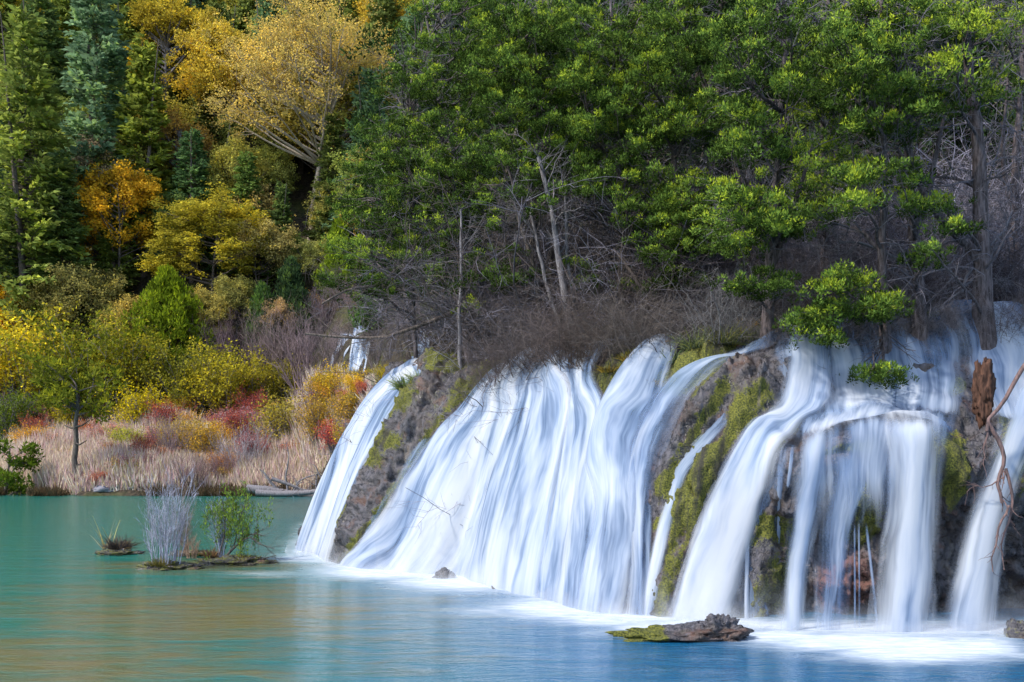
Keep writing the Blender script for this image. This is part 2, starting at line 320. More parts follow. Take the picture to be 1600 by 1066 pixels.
WF.append((surf_stream([(726, 630, 882, 566), (698, 657, 900, 600), (662, 696, 904, 650), (626, 744, 896, 702), (592, 804, 884, 772), (556, 854, 872, 838), (520, 888, 866, 912)], .92, .18, 150, ridge=.09, seed=2, soft=.8),
    'broad silky curtain waterfall, the widest one, left of the cliff centre'))
WF.append((surf_stream([(866, 572, 936, 580), (866, 640, 964, 650), (860, 700, 970, 705), (852, 770, 966, 780), (842, 850, 958, 860), (834, 918, 950, 955)], .85, .16, ridge=.08, seed=3),
    'straight white waterfall just right of the broad curtain'))
WF.append((surf_stream([(1000, 545, 1085, 545), (956, 600, 1052, 605), (926, 655, 1030, 660), (920, 720, 1016, 730), (922, 790, 1010, 800), (912, 870, 1002, 880), (898, 948, 990, 966)], .74, .14, ridge=.08, seed=4),
    'waterfall curving down between two mossy strips at the cliff centre'))
WF.append((surf_stream([(1130, 553, 1225, 536), (1065, 578, 1155, 566), (1018, 612, 1098, 612), (990, 658, 1062, 670), (976, 725, 1032, 740), (976, 800, 1016, 805), (978, 880, 1012, 885), (978, 950, 1012, 960)], .74, .14, ridge=.08, seed=5),
    'long diagonal cascade running along the left side of the brown rock rib'))
WF.append((surf_stream([(1142, 610, 1160, 612), (1122, 650, 1144, 655), (1084, 690, 1110, 700), (1052, 735, 1078, 742), (1034, 790, 1058, 795), (1016, 860, 1042, 865), (1006, 920, 1028, 925)], .62, .09, seed=6, ridge=.02, soft=.25, back=False),
    'thin trickle of water running down the mossy rock rib'))
WF.append((surf_stream([(1205, 626, 1310, 624), (1166, 662, 1256, 672), (1134, 714, 1222, 722), (1106, 775, 1200, 780), (1080, 840, 1180, 845), (1056, 910, 1160, 915), (1036, 972, 1148, 974)], 1.05, .24, seed=7, soft=.6),
    'thick bright white waterfall right of the mossy rock rib'))
WF.append((surf_stream([(1205, 548, 1500, 512), (1204, 570, 1512, 540), (1204, 592, 1515, 575), (1208, 615, 1515, 612), (1215, 640, 1505, 645), (1232, 668, 1500, 664)], .55, .12, seed=8, ridge=.12),
    'shallow stepped upper cascade spreading above the rounded ledge'))
WF.append((surf_stream([(1490, 515, 1640, 500), (1500, 560, 1660, 545), (1510, 600, 1660, 590), (1535, 640, 1660, 640), (1550, 668, 1660, 668)], .8, .14, seed=9),
    'white cascade pouring past the trunk base at the right edge'))
WF.append((surf_stream([(1205, 690, 1262, 676), (1178, 760, 1250, 760), (1160, 840, 1244, 840), (1150, 910, 1236, 910), (1145, 960, 1232, 970)], .12, .06, seed=31, ridge=.03, carve=.35),
    'thin bluish film of water over the rock beside the thick white waterfall'))
WF.append((surf_stream([(1000, 690, 1020, 700), (1000, 780, 1018, 790), (1000, 860, 1020, 870), (996, 930, 1020, 940)], .3, .07, seed=32, ridge=.03, carve=.3, soft=.2), 'thin film of water at the foot of the rock rib'))
WF.append((surf_stream([(700, 600, 760, 600), (668, 660, 720, 655), (630, 720, 680, 715), (590, 790, 640, 785), (552, 850, 600, 845)], .1, .06, seed=33, ridge=.03, carve=.2, soft=.5, back=False), 'thin sheet of water over the grey rock beside the broad curtain'))
WF.append((surf_stream([(1232, 650, 1500, 648), (1234, 668, 1495, 666), (1238, 690, 1490, 690), (1240, 715, 1480, 715)], .55, .13, seed=34, ridge=.05, soft=.5, top=1.), 'water bending over the rim of the rounded ledge'))
gl = free_stream([(1228, 656, 1496, 650, 19.4), (1230, 690, 1490, 688, 19.15), (1234, 750, 1480, 750, 19.1), (1240, 830, 1470, 830, 19.08)], .42, .05, seed=10, bottom=.5, top=.25, arch=.4)
WF.append((gl, 'thin bluish veil of water over the rounded ledge'))
WF.append((free_stream([(1244, 668, 1314, 656, 19.35), (1238, 720, 1300, 716, 19.12), (1228, 800, 1284, 800, 19.08), (1220, 900, 1266, 900, 19.1), (1212, 998, 1258, 998, 19.05)], .85, seed=11, top=.2), 'slim white waterfall at the left end of the rounded ledge'))
WF.append((free_stream([(1366, 650, 1484, 648, 19.45), (1374, 676, 1480, 674, 19.12), (1378, 720, 1474, 716, 19.02), (1374, 800, 1472, 800, 18.97), (1362, 900, 1472, 900, 18.92), (1350, 1000, 1474, 1000, 18.88)], .95, seed=12, top=.2), 'strong white waterfall falling freely from the right of the rounded ledge'))
WF.append((free_stream([(1262, 700, 1380, 700, 19.3), (1266, 760, 1372, 760, 19.2), (1268, 840, 1340, 840, 19.15), (1268, 998, 1324, 998, 19.1)], .3, seed=14, top=.2), 'faint misty fall between the two ledge waterfalls'))
WF.append((free_stream([(1570, 590, 1680, 590, 20.), (1556, 650, 1650, 650, 19.6), (1540, 720, 1610, 720, 19.35), (1510, 800, 1584, 800, 19.2), (1480, 900, 1568, 900, 19.1), (1460, 1000, 1560, 1000, 19.)], 1., seed=13, top=.1), 'bright slanting waterfall beside the hanging roots at the right'))
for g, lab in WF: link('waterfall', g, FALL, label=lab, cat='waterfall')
e = empty('dripping_strands', Pt(1340, 985, 19.3), 'fine water strands dripping in front of the small cave', 'waterfall')
for i, (xa, xb, y0, s_) in enumerate([(1318, 1308, 800, 4), (1335, 1336, 812, 2), (1342, 1343, 812, 2), (1352, 1372, 812, 3), (1548, 1550, 780, 2)]):
    gs = free_stream([(xa - s_, y0, xa + s_, y0, 19.3), ((xa + xb) / 2 - s_, (y0 + 985) / 2, (xa + xb) / 2 + s_, (y0 + 985) / 2, 19.25), (xb - s_, 990, xb + s_, 990, 19.2)], .35, .02, 30, seed=20 + i, top=.2)
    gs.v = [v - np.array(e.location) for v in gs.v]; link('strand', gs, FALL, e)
e = empty('rock_trickles', Pt(1200, 970, 19.6), 'small trickles over the blue grey rock right of the thick white waterfall', 'waterfall')
for i, (xa, xb, y0, y1, s_) in enumerate([(1164, 1168, 820, 900, 4), (1208, 1200, 820, 905, 3.5), (1222, 1206, 720, 880, 4), (1190, 1194, 930, 975, 3.5), (1202, 1204, 930, 978, 3), (1212, 1216, 935, 978, 4), (1240, 1232, 700, 760, 4)]):
    gs = surf_stream([(xa - s_, y0, xa + s_, y0), ((xa + xb) / 2 - s_, (y0 + y1) / 2, (xa + xb) / 2 + s_, (y0 + y1) / 2), (xb - s_, y1, xb + s_, y1)], .8, .2, 30, 6, seed=40 + i, carve=0, soft=.05)
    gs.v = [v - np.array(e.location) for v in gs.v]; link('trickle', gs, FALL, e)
# rock: proud between the streams, carved below them
def blur(A, n):
    k = np.ones(2 * n + 1) / (2 * n + 1)
    A = np.apply_along_axis(lambda r: np.convolve(np.pad(r, n, mode='edge'), k, 'valid'), 0, A)
    return np.apply_along_axis(lambda r: np.convolve(np.pad(r, n, mode='edge'), k, 'valid'), 1, A)
MK = blur(blur(MASK, 5), 3)
BL = [(640, 650, 45, .35), (600, 700, 35, .3), (565, 770, 35, .3), (545, 830, 25, .25), (690, 600, 40, .3), (640, 590, 30, .25),
      (1085, 665, 50, .4), (1140, 620, 45, .35), (1170, 600, 30, .25), (1040, 760, 30, .3), (1105, 740, 35, .35), (1075, 800, 35, .3), (1060, 870, 30, .3), (1025, 900, 22, .35), (1030, 850, 22, .3),
      (1235, 690, 35, .3), (1195, 790, 35, .15), (1195, 850, 35, .25), (1200, 920, 40, .3), (1470, 715, 24, .55), (1335, 790, 35, .3), (1585, 690, 22, .4), (1595, 760, 25, .4),
      (955, 590, 22, .22), (985, 565, 22, .22), (865, 590, 14, .2), (1020, 590, 20, .15), (985, 640, 12, .16), (862, 720, 16, .1), (850, 860, 14, .1)]
MOSS = [(612, 690, 18, .8), (590, 720, 16, .8), (600, 650, 16, .7), (548, 785, 12, .8), (640, 625, 30, .6), (690, 560, 40, .7), (1035, 760, 16, .9), (1075, 745, 26, 1), (1095, 700, 16, .9), (1060, 800, 24, .9), (1020, 870, 16, .9), (1018, 930, 16, .9), (1030, 820, 14, .8), (1160, 655, 24, .8), (1190, 625, 22, .7), (1120, 760, 12, .7),
        (1235, 655, 22, .8), (1215, 690, 16, .7), (1470, 700, 40, 1.1), (1475, 740, 26, 1), (1195, 820, 26, .9), (1170, 850, 14, .6), (1340, 780, 36, .9), (1340, 820, 30, .7), (1590, 700, 40, .9), (1580, 650, 20, .8), (955, 590, 24, 1), (985, 565, 24, 1), (920, 575, 20, .7), (865, 590, 18, .9), (990, 630, 16, .8), (1100, 560, 60, .8), (1050, 590, 30, .8), (1000, 720, 12, .6), (862, 700, 14, .5), (780, 590, 50, .7), (1500, 600, 16, .7), (1490, 610, 12, .7)]
RED = [(1330, 900, 46, 1.1), (1300, 915, 26, .9), (1575, 900, 60, .2)]
BL2 = [(1252, 562, 30, .2), (1445, 575, 26, .18), (1330, 590, 22, .13), (1230, 600, 30, .18), (1500, 640, 24, .2), (868, 700, 15, .17), (860, 760, 15, .17), (855, 830, 15, .15), (955, 660, 15, .14), (1012, 650, 16, .14), (968, 625, 18, .16), (690, 800, 20, .1), (660, 860, 20, .1)]
disp2 = np.zeros((NU, NV)); disp = np.zeros((NU, NV)); moss = np.zeros((NU, NV)); redc = np.zeros((NU, NV))
def splat(lst, arr):
    for px, py, r, a in lst:
        arr += a * np.exp(-(((PX0 - px) ** 2 + (PY0 - py) ** 2) / r ** 2)) * FACE
splat(BL, disp); splat(BL2, disp2); splat(MOSS, moss); splat(RED, redc)
w2 = wv[:, :, 0]
low = fbm(P0 * np.array([1.2, 1.2, .7]), 4) * .22 + fbm(P3(UMg * 4.2, VM * .9, 2.), 3) * .06
lay = np.mod(P0[..., 2] * 1.1 + .9 * fbm(P0 * .7, 3), 1.); led = (lay ** 2.2 - .3) * .2 * sstep(-.3, .4, noise(P0 * .55)); crack = -np.exp(-(noise(P0 * np.array([1.7, 1.7, 1.1]) + 40) / .07) ** 2) * .12
hi = led + crack + np.abs(fbm(P0 * np.array([5, 5, 3.2]), 4, .6)) * .13 + np.abs(noise(P0 * np.array([13, 13, 9.]))) * .035
rockd = (low + hi) * (1 - .65 * MK) + disp * .8 * (1 - .85 * MK) - .1 * MK + .04 * (1 - MK) + disp2
# dripstone fringe at the roof of the cave
fr = sstep(.5, .85, noise(P3(UMg * 5.5, 0 * VM, 4.))) * w2 * np.exp(-((vv[None] - .66) / .05) ** 2) * .3
PR = P0 + N0 * rockd[..., None]; PR[..., 2] -= fr + redc * .0
inner = np.exp(-((redc - .8) / .4) ** 2) * (redc > .25) * .5; PR += N0 * (redc * .4 * (.6 + .9 * fbm(P0 * 3.1, 3)))[..., None]
NR = normals(PR); NR = -NR if NR[NU // 2, NV // 2, 1] > 0 else NR
mossv = moss * 1.0 + .68 * np.exp(-((MK - .36) / .25) ** 2) * sstep(-.25, .35, noise(P3(UMg * .8, VM * .6, 31.))) + .32 * np.clip(NR[..., 2], 0, 1) * (1 - MK) + .12 * noise(P0 * 1.3)
g = Geo(); g.add(PR, grid_quads(NU, NV), tint=np.clip(mossv, 0, 1.3).ravel(), col=np.stack([np.clip(redc, 0, 1), UMg, VM], -1).reshape(-1, 3))
cliff = link('cliff', g, ROCK, kind='structure')

# ------------------------------------------------------------------ ground: meadow, mound behind the lip, hillside
edge_pts = np.array([(60, 27), (26, 25.5), (18.5, 25), (13.8, 24.5), (11.2, 24), (9.4, 23.8), (7.9, 23.6), (6.4, 23.7), (5.2, 24.3), (4.4, 24.8), (3, 26.4), (.9, 28.9), (-1.3, 31.2), (-2.5, 33.6), (-2.7, 37), (-4, 41), (-5.4, 46), (-6.8, 54), (-8.6, 65), (-12, 74), (-15, 86), (-15, 700), (60, 700)], float)
def sdist(x, y):
    p = np.stack([x, y], -1); best = np.full(x.shape, 1e9); ins = np.zeros(x.shape, bool); n = len(edge_pts)
    for i in range(n):
        a, b = edge_pts[i], edge_pts[(i + 1) % n]; ab = b - a; t = np.clip(((p - a) @ ab) / (ab @ ab), 0, 1); d = np.linalg.norm(p - a - t[..., None] * ab, axis=-1); best = np.minimum(best, d)
        c = ((a[1] > y) != (b[1] > y)) & (x < (b[0] - a[0]) * (y - a[1]) / (b[1] - a[1] + 1e-12) + a[0]); ins ^= c
    return np.where(ins, best, -best)
def ground_z(x, y):
    x = np.asarray(x, float); y = np.asarray(y, float); s = sdist(x, y)
    bank = 66.3 + 1.2 * noise(P3(x * .15, 0, 3.)) + .4 * noise(P3(x * .6, 0, 8.)) + 4 * sstep(-26, -45, x)
    low = np.where(y > bank, .25 + .26 * (y - bank), -1.6 + 1.85 * sstep(-1.5, 0, y - bank)) + np.where(y > bank, .18 * noise(P3(x * .5, y * .5, 1.)), 0)
    up = 6.0 + .05 * np.clip(y - 25, 0, 100) + .11 * np.clip(y - 30, 0, 30) + .35 * fbm(P3(x * .22, y * .22, 5.), 3) * sstep(.5, 4, s) + .6 * sstep(3, 8, x) + .9 * sstep(4, 9, x) * sstep(.8, 4.5, s)
    fw = np.where(y < 36, 1.2, np.interp(y, [36, 46, 60, 70], [1.2, 2.6, 3.6, 5])); wt = sstep(0, 1, (s + fw) / (fw + .9))
    wt = np.where(y < 37, sstep(.35, 1.4, s), wt)
    z = low * (1 - wt) + up * wt
    hill = np.clip(y - 86, 0, 200) * .62 + np.clip(y - 86, 0, 30) ** 2 * .004
    return np.where(s > 0, np.maximum(z, 0), z) + hill * sstep(-300, 1, 1) * 1.
def gz(x, y): return float(ground_z(np.array([x]), np.array([y]))[0])
xs = np.unique(np.r_[np.linspace(-400, -60, 20), np.linspace(-60, -16, 70), np.linspace(-16, 14, 130), np.linspace(14, 50, 36), np.linspace(50, 400, 20)])
ys = np.unique(np.r_[np.linspace(-60, 20, 12), np.linspace(20, 50, 110), np.linspace(50, 95, 90), np.linspace(95, 190, 40), np.linspace(190, 500, 12)])
Xg, Yg = np.meshgrid(xs, ys, indexing='ij'); Zg = ground_z(Xg, Yg); Zg = np.where(Yg > 190, Zg, Zg)
def ground_mat():
    m = M('forest_floor'); co = m.n('TexCoord').outputs['Object']; n1 = m.noise(co, .35, 5); n2 = m.noise(co, 3.5, 5, .7)
    c = m.mix(m.ramp(n2, .35, .65), (.02, .018, .015), (.075, .058, .04)); c = m.mix(m.ramp(n1, .45, .65, 0, .8), c, m.mix(n2, (.025, .035, .01), (.09, .1, .03)))
    return m.done(m.bsdf(c, .95, .15, m.bump(n2, .8, .15)))
GM = ground_mat()
g = Geo(); g.add(P3(Xg, Yg, Zg).reshape(-1, 3), grid_quads(len(xs), len(ys))); link('ground', g, GM, kind='structure')

# ------------------------------------------------------------------ the pool
def pool_mat():
    m = M('pool_water'); co = m.n('TexCoord').outputs['Object']; s = m.n('SeparateXYZ', Vector=m.attr('col').outputs['Vector']); foam0 = m.attr('tint').outputs['Fac']
    mp = m.n('Mapping', Vector=co, Rotation=(0, 0, .12), Scale=(.3, 1, 1)).outputs[0]
    n1 = m.noise(mp, 1.6, 6, .7, .6); n2 = m.noise(mp, 6.5, 4, .65); n3 = m.noise(mp, .4, 3)
    teal, blue, tan = (.006, .135, .105), (.002, .075, .18), (.13, .11, .04)
    c = m.mix(s.outputs[0], teal, blue); tf = m.ramp(m.math('ADD', s.outputs[1], m.math('MULTIPLY', m.math('SUBTRACT', n1, .5), 1.9)), .15, 1.05)
    c = m.mix(tf, c, tan); c = m.mix(m.ramp(n2, .35, .7, 0, .35), c, m.mix(.5, c, (.06, .22, .22)))
    f = m.ramp(m.math('ADD', foam0, m.math('MULTIPLY', m.math('SUBTRACT', m.math('ADD', m.math('MULTIPLY', n1, .6), m.math('MULTIPLY', n2, .4)), .5), .7)), .1, 1.)
    f = m.math('MULTIPLY', f, m.ramp(foam0, .02, .25)); c = m.mix(f, c, m.mix(m.ramp(n2, .35, .7), (.4, .46, .54), (.56, .59, .63)))
    h = m.math('ADD', m.math('MULTIPLY', n1, 1.), m.math('MULTIPLY', n2, .35))
    return m.done(m.bsdf(c, m.math('ADD', .09, m.math('MULTIPLY', f, .75)), m.math('SUBTRACT', .5, m.math('MULTIPLY', f, .4)), m.bump(h, .55, .14)))
px_ = np.unique(np.r_[np.linspace(-400, -50, 12), np.linspace(-50, -18, 40), np.linspace(-18, 14, 200), np.linspace(14, 60, 16)])
py_ = np.unique(np.r_[np.linspace(-80, 8, 10), np.linspace(8, 36, 190), np.linspace(36, 75, 70)])
Xp, Yp = np.meshgrid(px_, py_, indexing='ij'); Wp = P3(Xp, Yp, 0.); 
bb = catmull(ST[:, :2], np.linspace(0, len(ST) - 1, 300)); dd = np.full(Xp.shape, 1e9)
for i in range(299):
    a, b = bb[i], bb[i + 1]; ab = b - a; p = np.stack([Xp, Yp], -1); t = np.clip(((p - a) @ ab) / (ab @ ab), 0, 1); dd = np.minimum(dd, np.linalg.norm(p - a - t[..., None] * ab, axis=-1))
ppx, ppy = proj(np.where(Wp[..., 1:2] > 1, Wp, np.array([0, 1., 0])))
foam = np.zeros(Xp.shape)
for bx, by, rx, ry, a in [(600, 893, 130, 16, 1.1), (720, 907, 140, 22, 1.), (480, 872, 70, 11, .8), (560, 887, 80, 11, .9), (450, 897, 150, 9, .45), (880, 950, 130, 24, 1.), (960, 965, 130, 18, .95), (770, 955, 110, 14, .6), (1060, 980, 130, 15, 1.05), (940, 990, 90, 9, .45), (1220, 994, 100, 15, 1), (1330, 1002, 180, 20, 1.05), (1430, 1014, 150, 26, 1.15), (1520, 1012, 100, 26, 1.), (1310, 1026, 120, 12, .5), (1580, 1024, 80, 14, .6)]:
    foam = np.maximum(foam, a * np.exp(-(((ppx - bx) / rx) ** 2 + ((ppy - by) / ry) ** 2)))
foam = np.maximum(foam, .95 * np.exp(-(dd / .9) ** 1.2)) * (Yp > 5)
foam = np.where(Yp > 60, 0, foam)
blue = sstep(-7, 2.5, Xp + .22 * (Yp - 16)) ; tanz = np.zeros(Xp.shape)
for bx, by, rx, ry, a in [(330, 960, 400, 60, .95), (100, 1040, 420, 70, .9), (620, 1030, 220, 60, .5), (300, 885, 200, 14, .9), (450, 790, 120, 25, .4), (520, 925, 160, 20, .5)]:  # tan shallows, plus golden tree reflections painted into the left foreground
    tanz = np.maximum(tanz, a * np.exp(-(((ppx - bx) / rx) ** 2 + ((ppy - by) / ry) ** 2)))
tanz *= (Yp > 5); tanz = np.where(Yp < 12, np.maximum(tanz, .25), tanz)
g = Geo(); g.add(Wp, grid_quads(len(px_), len(py_)), tint=foam.ravel(), col=np.stack([blue, tanz, 0 * blue], -1).reshape(-1, 3))
link('water', g, pool_mat(), kind='structure')

# ------------------------------------------------------------------ plants: generators
def fol_tuft(g, rng, C, r, n, L=.13, W=.045, tint=.5, flat=.55, up=.5, tj=.18):
    """needle sprays round each centre"""
    N = len(C); idx = np.repeat(np.arange(N), n); r = np.broadcast_to(r, (N,))[idx][:, None]
    d = nrm(rng.normal(0, 1, (len(idx), 3))); rad = rng.uniform(.25, 1, (len(idx), 1)) ** .6
    off = d * rad * r; off[:, 2] *= flat; D = d * .8 + np.array([0, 0, up]) + rng.normal(0, .35, d.shape)
    t = np.broadcast_to(tint, (N,))[idx] + rng.normal(0, tj, len(idx)) + .12 * off[:, 2] / r[:, 0]  # tint rises with height, lit tops painted into the sprays
    sc_ = rng.uniform(.7, 1.4, len(idx)); cards(g, rng, C[idx] + off, D, L * sc_, W * sc_ * 1.25, t, tri=True)
def spruce(seed, h=20, r=3.2, nb=300, per=36, L=.5, W=.24):
    rng = np.random.default_rng(seed); wd, lf = Geo(), Geo()
    tr = walk(rng, [(0, 0, -.3)], [(0, 0, 1)], h, 10, .02); tubes(wd, tr, taper(.012 * h + .05, .02, 10), 6)
    t = rng.uniform(.06, .99, nb) ** .9; a = rng.uniform(0, 2 * np.pi, nb); ln = r * (1.03 - t) ** .75 * rng.uniform(.6, 1.15, nb) + .25
    S = np.stack([0 * t, 0 * t, t * h], 1); D = np.stack([np.cos(a), np.sin(a), .25 - .5 * (1 - t)], 1)
    B = walk(rng, S, D, ln, 6, .1, (0, 0, .25)); tubes(wd, B, taper(.05 * (1.1 - t), .012, 6), 3)
    idx = np.repeat(np.arange(nb), np.maximum((per * ln / r * 1.6), 5).astype(int)); u = rng.uniform(.2, 1, len(idx)) ** .8 * 4.99; i = u.astype(int); f = (u - i)[:, None]
    C = B[idx, i] * (1 - f) + B[idx, i + 1] * f; T = nrm(B[idx, -1] - B[idx, 0]); sd = nrm(np.cross(T, [0, 0, 1.])) * rng.choice([-1, 1], len(idx))[:, None]
    C = C + sd * (rng.uniform(0, .3, len(idx)) * (1.2 - u / 6))[:, None] + rng.normal(0, .08, C.shape); bt = rng.uniform(.25, .7, nb)[idx]
    D = T * .8 + sd * .6 + rng.normal(0, .3, C.shape) + np.array([0, 0, -.05]); cards(lf, rng, C, D, L * rng.uniform(.6, 1.3, len(C)), W, bt + rng.normal(0, .13, len(C)), .3, .5)
    return wd, lf
def broad(seed, h=14, cr=4.5, ch=8, nl=9000, leaf=.26, stems=1, layered=False, limb=60, clump=.6, **kw):
    rng = np.random.default_rng(seed); wd, lf = Geo(), Geo(); cz = h - ch / 2; a = rng.uniform(0, 6.3, stems); m_ = stems > 1
    S = np.stack([.25 * np.cos(a) * m_, .25 * np.sin(a) * m_, 0 * a - .3], 1); D = np.stack([np.cos(a) * (.22 if m_ else .05), np.sin(a) * (.22 if m_ else .05), 1 + 0 * a], 1)
    T = walk(rng, S, D, h * .85, 10, .05, (0, 0, .4)); r0 = .014 * h / math.sqrt(stems) + .04; R = taper(np.full(stems, r0), np.full(stems, r0 * .2), 10); tubes(wd, T, R, 7)
    d = nrm(rng.normal(0, 1, (limb, 3))); d[:, 2] = np.where(d[:, 2] < -.55, -d[:, 2], d[:, 2]); rad = rng.uniform(.3, 1, limb) ** .5 * (1 + .22 * noise(d * 2.2 + seed)); G = d * rad[:, None] * np.array([cr, cr, ch / 2]) + np.array([0, 0, cz])
    if layered: G[:, 2] = np.round(G[:, 2] / (ch / 6)) * (ch / 6) + rng.normal(0, .12, limb)
    st = rng.integers(0, stems, limb); hd = np.hypot(G[:, 0], G[:, 1]); zs = np.clip(G[:, 2] - (.25 if layered else .75) * hd - .2, (h - ch) * .9, h * .82); k = np.clip((zs + .3) / (h * .85) * 9, 0, 8.9); i = k.astype(int); f = (k - i)[:, None]; S0 = T[st, i] * (1 - f) + T[st, i + 1] * f
    q = np.linspace(0, 1, 8)[None, :, None]; B = S0[:, None] * (1 - q) + G[:, None] * q; B[:, :, :2] += (G - S0)[:, None, :2] * (q * (1 - q)) * .35; B = B + np.cumsum(rng.normal(0, .035 * cr / 4, B.shape), 1) * np.sin(q * np.pi); BR = taper(rng.uniform(.3, .55, limb) * r0, np.full(limb, .012), 8); tubes(wd, B, BR, 4)
    P2, R2 = sprout(rng, B, BR, 8, .45, 1, (20, 70), (cr * .14, cr * .32), .5, 4, .18, (0, 0, .1)); tubes(wd, P2, R2, 3); P3_, R3 = sprout(rng, P2, R2, 2, .3, 1, (20, 60), (cr * .06, cr * .15), .5, 3, .2); tubes(wd, P3_, R3, 3)
    C = np.concatenate([P3_[:, -1], P2[:, -1], P2[:, 2]]); kk = max(1, nl // len(C)); idx = np.repeat(np.arange(len(C)), kk); bt = rng.normal(0, .16, limb); ct = np.clip(.5 + .25 * noise(C * .45 + seed) + rng.normal(0, .08, len(C)), 0, 1.1)
    off = rng.normal(0, clump * .42, (len(idx), 3)); off[:, 2] *= .3 if layered else .65; D = rng.normal(0, 1, off.shape); D[:, 2] = D[:, 2] * (.3 if layered else .7) - .1
    cards(lf, rng, C[idx] + off, D, leaf * rng.uniform(.6, 1.4, len(idx)), leaf * .7, ct[idx] + rng.normal(0, .12, len(idx)), .2, .6 if layered else .3); return wd, lf
def shrub(seed, h=2.5, r=1.6, ns=26, nl=3500, leaf=.13, leafy=True, sub=5, K=6, fan=.7, rad=.022, lw=.6):
    rng = np.random.default_rng(seed); wd, lf = Geo(), Geo(); a = rng.uniform(0, 6.3, ns); q = rng.uniform(.05, 1, ns) ** .7 * fan
    S = np.stack([np.cos(a) * q * r * .25, np.sin(a) * q * r * .25, 0 * a - .15], 1); D = np.stack([np.cos(a) * q * r / h, np.sin(a) * q * r / h, 1 + 0 * a], 1)
    T = walk(rng, S, D, h * rng.uniform(.65, 1.1, ns), K, .1, (0, 0, .2)); R = taper(np.full(ns, rad), np.full(ns, rad * .3), K); tubes(wd, T, R, 4, rng.uniform(0, 1, ns))
    P1, R1 = sprout(rng, T, R, sub, .2, .95, (15, 50), (h * .18, h * .42), .6, 5, .18, (0, 0, .4), .2, .005); tubes(wd, P1, R1, 3, rng.uniform(0, 1, len(P1)))
    P2, R2 = sprout(rng, P1, R1, 4, .2, 1, (15, 55), (h * .07, h * .2), .6, 4, .2, (0, 0, .3), .1, .004); tubes(wd, P2, R2, 3, rng.uniform(0, 1, len(P2)))
    if leafy:
        C = np.concatenate([P2[:, -1], P2[:, 1], P1[:, -1]]); k = max(1, nl // len(C)); idx = np.repeat(np.arange(len(C)), k); ct = np.clip(rng.normal(.5, .17, len(C)), 0, 1)
        off = rng.normal(0, h * .045, (len(idx), 3)); D = rng.normal(0, 1, off.shape) + np.array([0, 0, .5])
        cards(lf, rng, C[idx] + off, D, leaf * rng.uniform(.6, 1.4, len(idx)), leaf * lw, ct[idx] + rng.normal(0, .14, len(idx)), .2, .2)
    return wd, lf
def brush(seed, h=3., ns=34):
    rng = np.random.default_rng(seed); wd = Geo(); a = rng.uniform(0, 6.3, ns); q = rng.uniform(0, 1, ns)
    S = np.stack([np.cos(a) * q * .8, np.sin(a) * q * .8, 0 * a - .15], 1); D = np.stack([np.cos(a) * q * .9, np.sin(a) * q * .9, 1 + 0 * a], 1)
    T = walk(rng, S, D, h * rng.uniform(.45, 1.1, ns), 8, .17); R = taper(rng.uniform(.008, .022, ns), np.full(ns, .005), 8); tubes(wd, T, R, 4, rng.uniform(0, 1, ns))
    P1, R1 = sprout(rng, T, R, 8, .15, 1, (30, 95), (.5, 1.5), .55, 6, .22, (0, 0, -.1), 0, .0045); tubes(wd, P1, R1, 3, rng.uniform(0, 1, len(P1)))
    P2, R2 = sprout(rng, P1, R1, 6, .15, 1, (25, 80), (.2, .7), .6, 3, .25, (0, 0, 0), 0, .0035); tubes(wd, P2, R2, 3, rng.uniform(0, 1, len(P2)))
    return wd, Geo()
def cone_bush(seed, h=7, r=3.2, n=420):
    rng = np.random.default_rng(seed); wd, lf = Geo(), Geo(); tubes(wd, walk(rng, [(0, 0, -.3)], [(0, 0, 1)], h * .9, 8, .04), taper(.16, .03, 8), 6)
    t = rng.uniform(.02, 1, n); a = rng.uniform(0, 6.3, n); rr = r * np.minimum((1.02 - t) ** .7, 1) * np.minimum(1, .65 + t * 2) * rng.uniform(.35, 1.05, n) * (1 + .45 * noise(P3(np.cos(a) * 2.2 + seed, np.sin(a) * 2.2, t * h * .55))); C = np.stack([np.cos(a) * rr, np.sin(a) * rr, .3 + t * (h - .3)], 1)
    tubes(wd, np.stack([np.stack([0 * t, 0 * t, np.maximum(C[:, 2] - .35 * rr - .3, .1)], 1), C * np.array([.5, .5, 1]) - np.array([0, 0, .25]), C], 1), taper(np.full(n, .035), np.full(n, .01), 3), 3)
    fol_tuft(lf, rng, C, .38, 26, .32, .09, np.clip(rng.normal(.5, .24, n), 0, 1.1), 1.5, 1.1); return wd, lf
TOP_TREES = []
def plant(name, parts, loc, label, cat, color, bark, group=None, rz=0, leafm=None, s=(1, 1, 1), stemname='trunk', crownname='crown', twigcol=None):
    wd, lf = parts; e = empty(name, loc, label, cat, group, rz, s)
    link(stemname, wd, bark, e, twigcol)
    if lf is not None: link(crownname, lf, leafm or LEAF, e, color)
    return e
def M2(p, n):                                                       # generator output -> shared meshes
    return p[0].mesh(n + '_wood'), (p[1].mesh(n + '_leaves') if p[1].n else None)
def where_above(px):
    for lim, t in ((700, 'the narrow left waterfall'), (860, 'the broad curtain'), (960, 'the straight waterfall'), (1080, 'the mossy strips'), (1200, 'the long diagonal cascade'), (1330, 'the thick bright waterfall'), (1480, 'the rounded ledge'), (9999, 'the right edge cascade')):
        if px < lim: return t
def slope(px, pyb):
    a = next(t for lim, t in ((70, 'at the left edge'), (150, 'left of the orange tree'), (240, 'around the orange tree'), (300, 'left of the thin yellow tree'), (380, 'around the thin yellow tree'), (450, 'left of the big tan tree'), (530, 'around the big tan tree'), (640, 'right of the big tan tree'), (900, 'behind the left junipers'), (1300, 'behind the middle junipers'), (9999, 'behind the right junipers')) if px < lim)
    return ('high on the slope ' if pyb < 190 else 'halfway up the slope ' if pyb < 345 else 'low on the slope ') + a
rs = random.Random(4); rs2 = random.Random(9)
